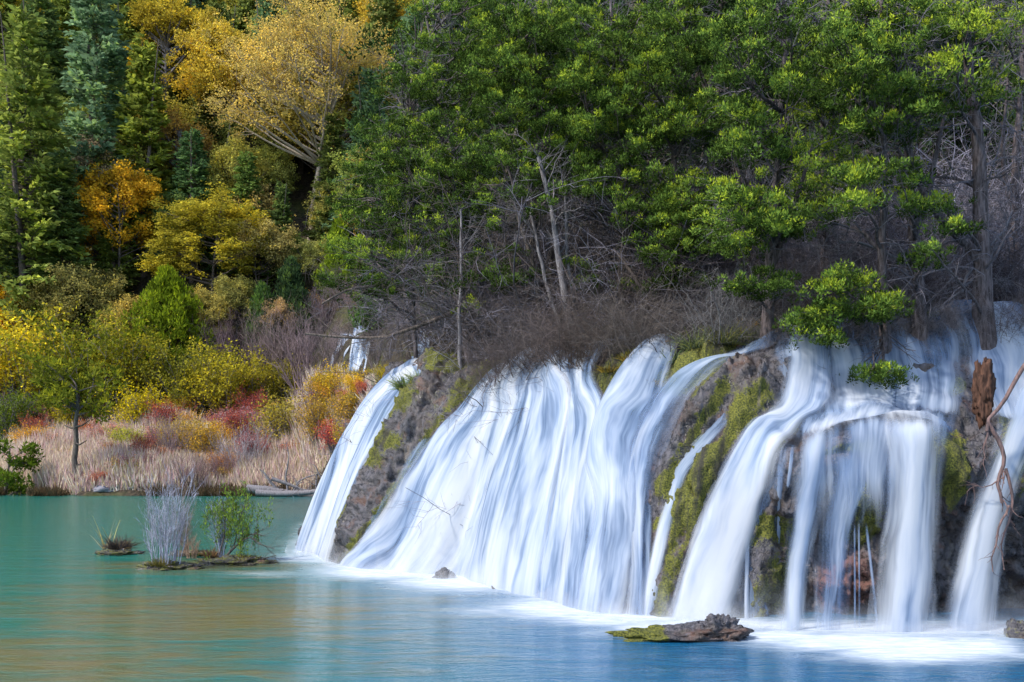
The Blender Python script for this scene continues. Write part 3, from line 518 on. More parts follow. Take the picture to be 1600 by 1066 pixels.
def base(px, Y): x = (px - 800) / FPX * Y; return (x, Y, gz(x, Y))
_Y = np.linspace(34, 180, 1200)
def hit(px, py, lo=34):
    x = (px - 800) / FPX * _Y; z = ground_z(x, _Y); rz = CH - (py - HZ) / FPX * _Y; k = np.where((z >= rz) & (_Y >= lo) & (z > .05))[0]
    return float(_Y[k[0]]) if len(k) else 120.
def top_h(py, Y, z): return CH - (py - HZ) / FPX * Y - z

# ------------------------------------------------------------------ forest on the left hillside
YEL, TAN, ORG, OLV = (.36, .25, .025), (.34, .25, .08), (.42, .2, .015), (.17, .17, .03)
DGR, BGR, MGR = (.028, .06, .022), (.035, .085, .055), (.06, .1, .022)
SPR = [M2(spruce(s, 20, r), 'spruce') for s, r in ((1, 3.4), (2, 3.9), (3, 3.0))]
def conifer(px, py_top, pyb, i, color, label, group=None, wid=1.):
    Y = hit(px, pyb, 62); b = base(px, Y); h = top_h(py_top, Y, b[2]); s = h / 20; e = empty('conifer_tree', b, label, 'conifer', group, rs.uniform(0, 6), (s * wid, s * wid, s))
    link('trunk', SPR[i][0], BARK, e); link('crown', SPR[i][1], LEAF, e, color); return e
conifer(38, 20, 540, 1, (0.253, 0.315, 0.072), 'tall green conifer filling the left edge of the photo', wid=1.)
conifer(150, -60, 430, 0, (0.211, 0.332, 0.183), 'tall blue green conifer second from the left at the top', wid=1.)
conifer(95, 240, 535, 2, (0.157, 0.228, 0.072), 'dark green conifer low down beside the orange tree', wid=1.3)
conifer(8, 330, 545, 0, (0.149, 0.218, 0.079), 'dark conifer behind the yellow foliage at the left edge', wid=1.2)
conifer(225, 60, 430, 2, (0.275, 0.332, 0.064), 'olive green conifer left of the tall yellow trees', wid=1.1)
conifer(300, 205, 440, 1, (0.115, 0.211, 0.087), 'short dark conifer under the tall thin yellow tree', wid=1.25)
conifer(385, 240, 450, 0, (0.157, 0.245, 0.064), 'dark conifer standing left of the big tan tree trunk', wid=1.3)
conifer(420, -30, 260, 2, (0.168, 0.280, 0.143), 'dark conifer peeking out above the tall yellow trees')
conifer(645, 15, 330, 0, (0.199, 0.315, 0.174), 'blue green conifer right of the big tan tree', wid=1.)
conifer(690, -90, 280, 1, (0.199, 0.280, 0.111), 'conifer rising behind the green juniper edge at the top')
for k, (px, pyb, hp) in enumerate([(-40, 420, 330), (60, 330, 330), (100, 260, 300), (200, 300, 330), (280, 260, 320), (340, 300, 300), (470, 270, 300), (540, 240, 300), (600, 280, 300), (740, 240, 300), (800, 220, 300), (-90, 480, 350), (0, 240, 300), (160, 200, 300), (400, 180, 300), (250, 170, 300), (880, 240, 300), (960, 220, 300), (1050, 240, 300), (1150, 230, 300), (1260, 240, 300), (1380, 220, 300), (1500, 240, 300), (1620, 220, 300), (520, 400, 230), (575, 380, 280), (440, 460, 180), (180, 480, 200), (640, 180, 280), (40, 160, 260), (310, 130, 260), (480, 150, 260)]):
    Y = hit(px, pyb, 62); b = base(px, Y); h = hp / FPX * Y * rs.uniform(.9, 1.1); s = h / 20; e = empty('conifer_tree', b, 'background conifer ' + slope(px, pyb), 'conifer', 'conifers deep in the hillside forest', rs.uniform(0, 6), (s * 1.15, s * 1.15, s))
    p = SPR[k % 3]; link('trunk', p[0], BARK, e); link('crown', p[1], LEAF, e, rs.choice([(.14, .21, .07), (.14, .24, .14), (.2, .26, .06), (.19, .24, .07)]))
def btree(name, px, py_top, pyb, seed, color, label, bark=BARK_PALE, wpx=180, hpx=None, leafs=9000, **kw):
    Y = hit(px, pyb, 62); b = base(px, Y); h = top_h(py_top, Y, b[2]); cr = wpx / 2 / FPX * Y; ch = (hpx / FPX * Y) if hpx else h * .6
    p = broad(seed, h, cr, ch, leafs, **kw); return plant(name, p, b, label, 'tree', color, bark)
btree('tan_tree', 482, 12, 395, 11, (.55, .42, .12), 'big tan yellow tree with tall pale forked trunk', BARK_TAN, wpx=290, hpx=225, leafs=40000, leaf=.23, limb=90, clump=.8)
btree('yellow_tree', 335, 35, 340, 12, (.56, .43, .06), 'tall thin yellow tree left of the big tan tree', BARK_TAN, wpx=140, hpx=140, leafs=20400, stems=3, leaf=.27)
btree('yellow_tree', 265, -10, 300, 13, (.46, .36, .04), 'yellow green tree high on the slope above the olive conifer', wpx=140, hpx=170, leafs=17000, leaf=.28)
btree('orange_tree', 190, 255, 470, 14, (.6, .36, .03), 'bright orange yellow tree in front of dark conifers', BARK, wpx=150, hpx=180, leafs=23800, stems=2, leaf=.25)
btree('brown_tree', 165, 220, 430, 15, (.32, .25, .16), 'faded brown tree top just above the orange tree', wpx=120, hpx=110, leafs=13600, leaf=.24)
btree('golden_tree', 330, 310, 500, 16, (.42, .37, .045), 'golden green tree with flat layered boughs', BARK, wpx=180, hpx=160, leafs=30600, layered=True, leaf=.24)
btree('olive_tree', 130, 425, 540, 17, (.3, .27, .085), 'olive tan tree below the orange tree', BARK, wpx=150, hpx=100, leafs=17000, stems=3, leaf=.22)
btree('amber_tree', -10, 445, 570, 18, (.75, .45, .015), 'vivid yellow tree cut off by the left edge', BARK, wpx=90, hpx=110, leafs=15300, leaf=.22)
btree('amber_tree', 605, -15, 250, 19, (.56, .4, .05), 'golden tree at the top between tan tree and conifer', wpx=120, hpx=150, leafs=13600, leaf=.3)
btree('amber_tree', 35, -35, 200, 20, (.55, .42, .04), 'golden tree top in the upper left corner', wpx=170, hpx=110, leafs=13600, leaf=.3)
btree('tan_tree', 398, 300, 430, 21, (.36, .28, .1), 'thin brown leafed tree beside the big pale trunk', wpx=110, hpx=110, leafs=10200, leaf=.22)
btree('tan_tree', 580, 240, 420, 22, (.4, .29, .08), 'thin tan tree right of the big pale trunk', wpx=110, hpx=140, leafs=10200, leaf=.22)
btree('orange_tree', 280, 185, 370, 23, (.42, .28, .08), 'thin rusty tree under the tall thin yellow tree', wpx=110, hpx=100, leafs=10200, leaf=.24)
btree('olive_tree', 215, 470, 560, 24, (.4, .31, .08), 'tan bush tree left of the bright green pyramid juniper', BARK, wpx=120, hpx=75, leafs=11900, stems=3, leaf=.2)
BT = [M2(broad(90 + i, 14, 5.2, 10, 14000, .3, 1 + i % 3, limb=60, clump=.75), 'autumn_tree') for i in range(4)]
for k, (px, pyb, hp, c) in enumerate([(20, 300, 190, (.2, .22, .05)), (70, 470, 150, (.1, .14, .035)), (110, 330, 180, (.14, .17, .04)), (180, 180, 180, (.3, .28, .05)), (215, 400, 170, (.2, .2, .05)), (250, 330, 180, (.34, .3, .06)), (280, 430, 130, (.1, .14, .04)), (310, 380, 120, (.12, .16, .04)), (370, 380, 150, (.22, .21, .05)), (400, 320, 150, (.16, .18, .05)), (410, 480, 140, (.24, .2, .07)), (450, 450, 90, (.12, .15, .04)), (425, 345, 110, (.16, .18, .05)), (520, 400, 110, (.2, .19, .05)), (505, 470, 100, (.16, .17, .05)), (500, 330, 200, (.3, .25, .06)), (560, 330, 220, (.24, .22, .05)), (590, 430, 200, (.14, .17, .04)), (620, 250, 200, (.36, .27, .05)), (560, 150, 200, (.3, .26, .06)), (380, 120, 180, (.26, .26, .05)), (440, 180, 160, (.2, .21, .05)), (50, 150, 200, (.28, .27, .06)), (120, 120, 200, (.12, .17, .05)), (310, 100, 200, (.16, .19, .06)), (230, 90, 200, (.32, .28, .05)), (500, 80, 200, (.12, .17, .05)), (650, 120, 220, (.3, .26, .06)), (700, 200, 240, (.2, .21, .05)), (40, 560, 110, (.22, .2, .06)), (320, 560, 110, (.26, .22, .06)), (370, 540, 110, (.18, .17, .05)), (430, 560, 90, (.26, .18, .09)), (90, 570, 90, (.3, .26, .06)), (180, 570, 90, (.2, .2, .05))]):
    Y = hit(px, pyb, 62); b = base(px, Y); s_ = hp / FPX * Y / 14; e = empty('autumn_tree', b, ('yellow' if c[0] > .29 else 'olive' if c[0] > .17 else 'green') + ' autumn tree ' + slope(px, pyb), 'tree', 'autumn trees filling the hillside', rs2.uniform(0, 6), (s_, s_, s_)); link('trunk', BT[k % 4][0], BARK, e); link('crown', BT[k % 4][1], LEAF, e, tuple(min(x * 1.75, .7) for x in c))
Y = hit(262, 605, 62); b = base(262, Y); h = top_h(425, Y, b[2]); plant('pyramid_juniper', cone_bush(31, h, 165 / 2 / FPX * Y, 800), b, 'bright green pyramid shaped juniper above the yellow shrubs', 'juniper', (.17, .23, .018), BARK)
for k, (px, py, pyb, c, lab) in enumerate([(410, 450, 560, (.07, .13, .04), 'small dark green fir above the purple twigs'), (530, 350, 470, (.15, .22, .025), 'bright green fir tree just left of the juniper forest'), (590, 390, 520, (.08, .15, .04), 'green fir behind the leftmost juniper boughs'), (455, 410, 540, (.05, .09, .04), 'dark low fir right of the golden layered tree')]):
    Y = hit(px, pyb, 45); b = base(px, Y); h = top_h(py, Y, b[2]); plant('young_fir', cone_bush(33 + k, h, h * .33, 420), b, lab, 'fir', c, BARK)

# ------------------------------------------------------------------ shrubs on the far bank
SH = {'round': [M2(shrub(s, 3, 2.2, 34, 9000, .13, fan=1), 'shrub') for s in (41, 42, 43)], 'up': [M2(shrub(s, 2.6, 1.2, 34, 6000, .1, fan=.8), 'shrub') for s in (44, 45)], 'bare': [M2(shrub(s, 3, 1.6, 34, 0, leafy=False, sub=7, fan=.9, rad=.022), 'shrub') for s in (46, 47, 48)], 'brush': [M2(brush(s), 'brush') for s in (51, 52, 53, 54)]}
YG, GD, RD, PK = (.55, .46, .035), (.68, .46, .03), (.4, .1, .08), (.5, .2, .16)
BANK = [ # px, base py, Y, height px, kind, colour, label
 (30, 650, 72, 135, 'round', YG, 'tall yellow green shrub at the left edge above the reeds'), (75, 625, 75, 95, 'round', (.33, .3, .03), 'yellow green shrub left of the lone bare trunk'),
 (150, 660, 73, 130, 'round', (.17, .19, .02), 'big dark olive shrub behind the lone bare trunk'), (200, 640, 74, 110, 'round', (.3, .27, .025), 'yellow olive shrub below the pyramid juniper'),
 (212, 690, 69, 80, 'up', (.5, .42, .015), 'bright lemon yellow shrub standing in the reeds'), (300, 650, 73, 90, 'round', (.22, .22, .03), 'olive shrub right below the pyramid juniper'),
 (350, 655, 72, 95, 'round', (.36, .32, .03), 'yellow green shrub above the red bushes'), (405, 640, 73, 75, 'round', (.32, .28, .03), 'yellow shrub right of centre above the red bushes'),
 (445, 640, 72, 60, 'round', (.25, .23, .03), 'small olive shrub left of the purple thicket'), (560, 622, 58, 34, 'round', GD, 'golden shrub against the far small waterfall'),
 (600, 600, 54, 28, 'round', (.42, .34, .03), 'golden shrub touching the narrow left waterfall'), (520, 640, 60, 58, 'round', (.48, .34, .03), 'golden shrub left of the narrow left waterfall'),
 (545, 690, 60, 70, 'up', (.46, .3, .05), 'low golden shrub beside the narrow left waterfall'), (10, 700, 68, 80, 'up', (.12, .17, .02), 'green shrub at the left edge in the reeds'),
 (105, 680, 70, 60, 'up', (.42, .36, .02), 'small yellow shrub left of the lone bare trunk'), (270, 720, 68, 60, 'up', (.5, .36, .04), 'small golden shrub among the pink reeds'),
 (320, 735, 68, 70, 'up', (.46, .3, .05), 'orange golden shrub among the reeds right of the twig clump'), (435, 720, 67.5, 90, 'up', (.36, .3, .05), 'tan yellow shrub near the dead log'), (345, 505, 80, 28, 'round', (.6, .2, .01), 'small vivid orange bush right of the pyramid juniper'),
 (478, 500, 70, 40, 'round', (.4, .24, .03), 'small orange bush above the purple thicket'), (500, 700, 64, 70, 'up', (.42, .28, .05), 'golden tan shrub above the white rapids'),
 (400, 675, 70, 58, 'up', RD, 'deep red shrub, the larger one right of centre bank'), (260, 690, 70, 55, 'up', (.32, .07, .05), 'red shrub below the olive shrub'), (365, 705, 68.5, 60, 'up', (.34, .09, .08), 'rosy shrub between the red shrubs'),
 (230, 735, 68, 50, 'up', (.36, .12, .09), 'pink red shrub behind the grey twig clump'), (60, 700, 69, 45, 'up', (.36, .1, .07), 'low red shrub left of the lone trunk'), (140, 700, 69, 40, 'up', (.4, .14, .06), 'low orange red shrub right of the lone trunk'), (395, 740, 67.5, 60, 'up', (.34, .1, .11), 'pink shrub behind the silver twigs'), (550, 735, 60, 50, 'up', (.3, .1, .05), 'rust red shrub low beside the left waterfall'), (180, 730, 68, 36, 'up', (.4, .2, .12), 'low pinkish shrub in the reeds')]
def shrubat(px, pyb, Y, hpx, kind, color, lab, k, bark=None, cat='shrub', group=None, name=None, wide=1.):
    Y = hit(px, pyb, 42); q = Pt(px, pyb, Y); z0 = gz(q[0], Y); h = hpx / FPX * Y; H = 2.6 if kind == 'up' else 3.
    e = empty(name or 'leafy_shrub', (q[0], Y, z0), lab, cat, group, rs.uniform(0, 6), (h / H * 1.1 * wide, h / H * 1.1 * wide, h / H)); p = SH[kind][k % len(SH[kind])]
    link('stems', p[0], bark or TWIG, e)
    if p[1]: link('foliage', p[1], LEAF, e, color)
    return e
for k, a in enumerate(BANK): shrubat(*a, k)
MIXC = [((.46, .13, .11), 'red'), ((.52, .27, .25), 'pink'), ((.62, .44, .05), 'golden'), ((.42, .27, .31), 'mauve'), ((.6, .3, .06), 'orange'), ((.5, .46, .06), 'yellow green'), ((.48, .2, .2), 'rosy')]
for k in range(64):
    px = rs2.uniform(-10, 590); pyb = rs2.uniform(655, 764) if px < 470 else rs2.uniform(610, 720); c, nm = rs2.choice(MIXC)
    shrubat(px, pyb, 0, rs2.uniform(22, 46), 'up', tuple(x * rs2.uniform(.8, 1.15) for x in c), 'small ' + nm + ' shrub ' + ('by the waterline ' if pyb > 732 else 'amid the reeds ' if pyb > 695 else 'behind the reeds ') + next(t for lim, t in ((100, 'left of the lone tree'), (200, 'right of the lone tree'), (300, 'behind the silver twigs'), (390, 'right of the silver twigs'), (480, 'near the dead log'), (999, 'beside the left waterfall')) if px < lim), k, group=nm + ' shrubs among the reeds', wide=1.4)
def bare(px, pyb, Y, hpx, color, lab, k, group=None, wide=1., ground=None, far=True, pool='bare'):
    Y = hit(px, pyb, 42) if far else Y; q = Pt(px, pyb, Y); z0 = gz(q[0], Y) if ground is None else ground; h = hpx / FPX * Y
    o = link('bare_shrub', SH[pool][k % len(SH[pool])][0], TWIGC, color=color, label=lab, cat='shrub', group=group); o.location = (q[0], Y, z0); o.rotation_euler = (0, 0, rs.uniform(0, 6)); o.scale = (h / 3 * 1.1 * wide, h / 3 * 1.1 * wide, h / 3)
    return o
PUR, SIL, BRN = (.2, .13, .15), (.42, .38, .42), (.16, .11, .09)
for k, (px, pyb, Y, hp, c, lab) in enumerate([(340, 590, 78, 90, PUR, 'purple bare thicket right of the pyramid juniper'), (385, 600, 76, 90, (.2, .14, .15), 'purple grey bare thicket left of the small dark fir'), (430, 610, 72, 120, (.2, .15, .14), 'tall purple brown bare thicket below the dark fir'), (480, 620, 66, 120, (.21, .15, .16), 'purple thicket left of the far small waterfall'), (500, 665, 64, 80, (.24, .16, .19), 'mauve bare thicket above the golden tan shrub'), (460, 580, 64, 90, (.18, .13, .13), 'brown bare thicket over the dark fir foot'), (590, 510, 60, 70, (.22, .12, .1), 'reddish bare thicket above the far small waterfall'), (620, 530, 52, 60, (.16, .13, .13), 'grey thicket between the two far waterfalls'), (380, 750, 67.5, 85, SIL, 'silver twigged bare shrub at the far waterline'), (345, 765, 67, 60, (.24, .15, .17), 'purple twigged shrub left of the silver one'), (300, 770, 67, 60, (.2, .13, .13), 'low brown twigs at the waterline behind the clump'), (270, 730, 68, 80, (.3, .22, .24), 'pale mauve twigs in the middle of the reeds'), (50, 640, 71, 70, (.33, .3, .31), 'grey leafless twigs beneath the yellow green shrub'), (650, 545, 0, 60, (.18, .15, .16), 'grey thicket right of the second far waterfall'), (575, 545, 0, 40, (.17, .14, .14), 'brown grey thicket just right of the far small waterfall'), (610, 560, 0, 55, (.15, .13, .14), 'dark thicket on the slope above the golden shrub'), (520, 575, 0, 70, (.18, .14, .15), 'mauve grey thicket at the foot of the far small waterfall'), (635, 500, 0, 60, (.2, .14, .13), 'reddish grey thicket under the leftmost juniper'), (560, 500, 0, 70, (.2, .13, .13), 'rusty purple thicket above the far small waterfall'), (590, 575, 0, 60, (.16, .13, .14), 'grey brown thicket filling the slope right of the far waterfall'), (535, 480, 0, 60, (.2, .15, .14), 'brown thicket on the ridge left above the far waterfall'), (505, 520, 0, 70, (.2, .15, .17), 'purple brown thicket just left of the far small waterfall'), (600, 480, 0, 60, (.17, .13, .13), 'dark reddish thicket on the ridge above the far falls')]): bare(px, pyb, Y, hp, c, lab, k)
# reeds and dry grass, beyond counting
rng = np.random.default_rng(5); g = Geo(); n = 62000
x = rng.uniform(-40, -7, n); y = 66.2 + 16 * rng.uniform(0, 1, n) ** 1.2; y = np.where(x > -11.5, rng.uniform(48, 76, n), y); z = ground_z(x, y); ok = (z > .05) & (z < 7.5); x, y, z = x[ok], y[ok], z[ok]
hh = (1.15 + .5 * noise(P3(x * .25, y * .3, 2.))) * rng.uniform(.6, 1.4, len(x)) * np.interp(y, [60, 66, 67.5, 79], [.6, .55, 1.15, 1.3]) * np.where((x > -11.5) & (y < 66), .55, 1); C = P3(x, y, z - .05)
D = np.stack([rng.normal(0, .2, len(x)), rng.normal(0, .2, len(x)), np.ones(len(x))], 1)
pal = np.array([(.72, .56, .36), (.8, .66, .45), (.66, .44, .42), (.58, .32, .33), (.6, .48, .2), (.8, .7, .6), (.45, .3, .2)]); zone = noise(P3(x * .18, y * .3, 11.))
ci = np.clip((zone * 2.2 + rng.normal(2.5, 1.6, len(x))).astype(int), 0, 6); pal = pal * .7 + .3 * pal.mean(1, keepdims=True) * np.array([1.02, 1, .98]); cc = pal[ci] * rng.uniform(.7, 1.2, (len(x), 1))
N_ = len(x); Sx = nrm(np.stack([rng.normal(0, 1, N_), rng.normal(0, .4, N_), 0 * x], 1)) * .035; lean = D * hh[:, None] + np.stack([rng.normal(0, .16, N_), 0 * x, 0 * x], 1)
V = np.stack([C - Sx * .6, C + Sx * .6, C + lean * .6 + Sx * 1.1, C + lean + np.stack([rng.normal(0, .08, N_), 0 * x, 0 * x], 1), C + lean * .6 - Sx * 1.1], 1)
base_i = np.arange(N_)[:, None] * 5; g.add(V, base_i + np.array([[0, 1, 2, 4]]), base_i + np.array([[4, 2, 3]]), col=np.repeat(cc, 5, 0))
def col_leaf(name):
    m = M(name); c = m.attr('col').outputs['Vector']; return m.done(m.mixs(.35, m.n('BsdfDiffuse', Color=c).outputs[0], m.n('BsdfTranslucent', Color=c).outputs[0]))
COLLEAF = col_leaf('dry_reed')
link('reed_grass', g, COLLEAF, label='pale dry reeds and grass along the far bank', cat='reeds', kind='stuff')
# dark tussocks right at the waterline
g = Geo(); n = 7000; x = rng.uniform(-40, -12, n); y = rng.uniform(65.4, 67.2, n); z = np.maximum(ground_z(x, y), -.1); kk = noise(P3(x * .55, 0, 6.)) > .05; x, y, z = x[kk], y[kk], z[kk]; N_ = len(x)
cards(g, rng, P3(x, y, z), np.stack([rng.normal(0, .5, N_), rng.normal(-.3, .4, N_), np.ones(N_)], 1), rng.uniform(.4, 1., N_), .07, .5); link('bank_tussock', g, LEAF, color=(.12, .085, .05), label='dark sedge tussocks along the far waterline', cat='grass', kind='stuff')
# lone tree: bare trunk with snags and a spreading green crown
b = base(117, 67.2); rng = np.random.default_rng(8); wd, lf = Geo(), Geo(); T = np.array([[(0, 0, -.2), (.06, 0, 1), (-.03, 0, 2.2), (.05, .1, 3.4), (0, .1, 4.6), (.15, .1, 5.8), (.1, 0, 7.2)]]); tubes(wd, T, np.array([[.3, .21, .19, .17, .15, .12, .05]]), 8)
tubes(wd, np.array([[(0, 0, 4.4), (.5, -.1, 4.5), (1.1, -.2, 4.85)], [(0, 0, 3.3), (.35, -.1, 3.2), (.8, 0, 3.5)], [(0, 0, 4.3), (-.3, 0, 4.35), (-.7, 0, 4.5)], [(0, 0, 1.9), (.25, 0, 1.85), (.5, 0, 1.95)]]), taper(np.full(4, .09), np.full(4, .03), 3), 5)
P1, R1 = sprout(rng, T, taper(.15, .1, 7), 16, .72, 1, (40, 95), (1.5, 3.6), .6, 6, .15, (0, 0, .3)); tubes(wd, P1, R1, 4); P2, R2 = sprout(rng, P1, R1, 6, .3, 1, (20, 60), (.4, 1.1), .5, 4); tubes(wd, P2, R2, 3)
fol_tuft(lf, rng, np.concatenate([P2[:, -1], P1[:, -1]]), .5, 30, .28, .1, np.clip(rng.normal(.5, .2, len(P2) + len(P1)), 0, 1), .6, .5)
plant('lone_pine', (wd, lf), b, 'lone tree with bare snagged trunk standing at the far waterline', 'tree', (.16, .18, .022), BARK)
b = base(-2, 66.8); wd, lf = Geo(), Geo(); T = walk(rng, [(0, 0, -.2)], [(.15, 0, 1)], 5.2, 8, .12); tubes(wd, T, taper(.16, .03, 8), 6); P1, R1 = sprout(rng, T, taper(.14, .03, 8), 18, .3, 1, (40, 90), (.8, 2.), .6, 5); tubes(wd, P1, R1, 4)
P2, R2 = sprout(rng, P1[:12], R1[:12], 4, .4, 1, (20, 60), (.3, .8), .5, 4); tubes(wd, P2, R2, 3); fol_tuft(lf, rng, np.concatenate([P2[:, -1], P1[6:, -1]]), .4, 34, .26, .09, .5, .7, .5); plant('young_pine', (wd, lf), b, 'small green pine at the left edge on the far bank', 'pine', (.1, .15, .02), BARK)

# ------------------------------------------------------------------ juniper forest above the falls
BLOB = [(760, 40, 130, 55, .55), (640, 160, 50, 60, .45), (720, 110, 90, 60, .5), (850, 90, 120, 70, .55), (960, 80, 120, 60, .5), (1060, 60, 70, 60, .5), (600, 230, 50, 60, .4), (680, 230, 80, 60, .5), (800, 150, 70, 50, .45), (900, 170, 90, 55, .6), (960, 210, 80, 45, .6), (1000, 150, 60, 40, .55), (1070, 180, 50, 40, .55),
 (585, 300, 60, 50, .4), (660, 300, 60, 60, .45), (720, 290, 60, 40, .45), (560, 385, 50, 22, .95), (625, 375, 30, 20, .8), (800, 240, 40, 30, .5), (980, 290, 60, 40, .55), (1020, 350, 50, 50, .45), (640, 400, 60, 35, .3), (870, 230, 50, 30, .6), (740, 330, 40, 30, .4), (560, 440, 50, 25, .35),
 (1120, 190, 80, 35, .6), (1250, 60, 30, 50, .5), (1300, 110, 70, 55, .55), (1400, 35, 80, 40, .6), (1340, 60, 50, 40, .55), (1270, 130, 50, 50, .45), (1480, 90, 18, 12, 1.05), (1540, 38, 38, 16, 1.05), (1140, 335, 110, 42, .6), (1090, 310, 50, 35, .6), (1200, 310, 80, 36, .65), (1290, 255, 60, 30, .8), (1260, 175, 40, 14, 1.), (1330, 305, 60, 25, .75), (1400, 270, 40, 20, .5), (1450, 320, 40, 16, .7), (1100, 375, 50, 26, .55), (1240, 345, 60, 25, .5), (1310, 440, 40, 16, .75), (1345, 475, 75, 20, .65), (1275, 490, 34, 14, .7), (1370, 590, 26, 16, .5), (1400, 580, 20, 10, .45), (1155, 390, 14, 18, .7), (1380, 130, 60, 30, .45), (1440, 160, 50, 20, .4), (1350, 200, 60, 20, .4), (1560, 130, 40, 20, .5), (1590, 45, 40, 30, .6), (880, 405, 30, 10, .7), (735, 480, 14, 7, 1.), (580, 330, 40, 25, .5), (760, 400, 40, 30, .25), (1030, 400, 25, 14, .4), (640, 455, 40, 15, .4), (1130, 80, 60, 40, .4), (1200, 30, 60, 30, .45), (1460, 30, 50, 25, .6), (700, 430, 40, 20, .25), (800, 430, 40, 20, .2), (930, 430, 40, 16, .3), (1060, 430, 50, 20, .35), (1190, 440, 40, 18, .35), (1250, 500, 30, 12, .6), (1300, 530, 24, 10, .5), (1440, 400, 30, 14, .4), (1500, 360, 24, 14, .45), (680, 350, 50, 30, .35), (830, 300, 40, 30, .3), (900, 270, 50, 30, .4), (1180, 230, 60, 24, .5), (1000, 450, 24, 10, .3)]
JT = [ # px, Y, top py, trunk radius, lean, label
 (1538, 24.2, -140, .24, (-.04, 0), 'thick trunked juniper at the right edge with stringy grey bark'), (1440, 25.3, -100, .17, (-.06, 0), 'juniper with dark forked trunk second from the right edge'), (1384, 24.6, -60, .12, (-.1, -.15), 'juniper leaning over the upper cascade with a low hanging bough'),
 (1190, 27.5, -80, .15, (.02, 0), 'juniper with bright boughs above the long diagonal cascade'), (1075, 29, -60, .15, (-.05, 0), 'juniper behind the fern like grass at the cliff top'), (980, 30, -60, .14, (-.05, 0), 'juniper right of the grey leaning stems'), (850, 31, -40, .16, (-.08, 0), 'dark juniper behind the grey leaning stems'),
 (742, 33.5, -20, .15, (-.12, 0), 'juniper above the broad curtain waterfall'), (672, 35.5, 150, .14, (-.06, 0), 'leftmost juniper of the forest spreading towards the tan tree'), (1290, 28, -90, .16, (0, 0), 'juniper in the middle of the right half of the forest'), (1585, 27, -100, .15, (0, 0), 'juniper cut off by the right edge behind the thick trunk')]
def on_cliff(px, py): u, v = uv_at(px, py).astype(int); return tuple(PR[u, v])
JB = {0: (1540, 548), 1: (1440, 532), 2: (1384, 548), 3: (1190, 532)}
rng = np.random.default_rng(21)
pts = []
for (bx, by, rx, ry, br) in BLOB:
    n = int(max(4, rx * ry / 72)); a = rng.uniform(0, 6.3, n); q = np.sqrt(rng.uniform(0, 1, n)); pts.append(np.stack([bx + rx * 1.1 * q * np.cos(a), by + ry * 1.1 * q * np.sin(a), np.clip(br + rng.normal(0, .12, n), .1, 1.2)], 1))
pts = np.concatenate(pts); jx = np.array([t[0] for t in JT]); jy = np.array([t[1] for t in JT])
lean_px = np.array([t[4][0] for t in JT]) * 420
own = np.argmin(np.abs(pts[:, :1] - (jx + lean_px)[None] + rng.normal(0, 22, (len(pts), len(JT)))), 1)
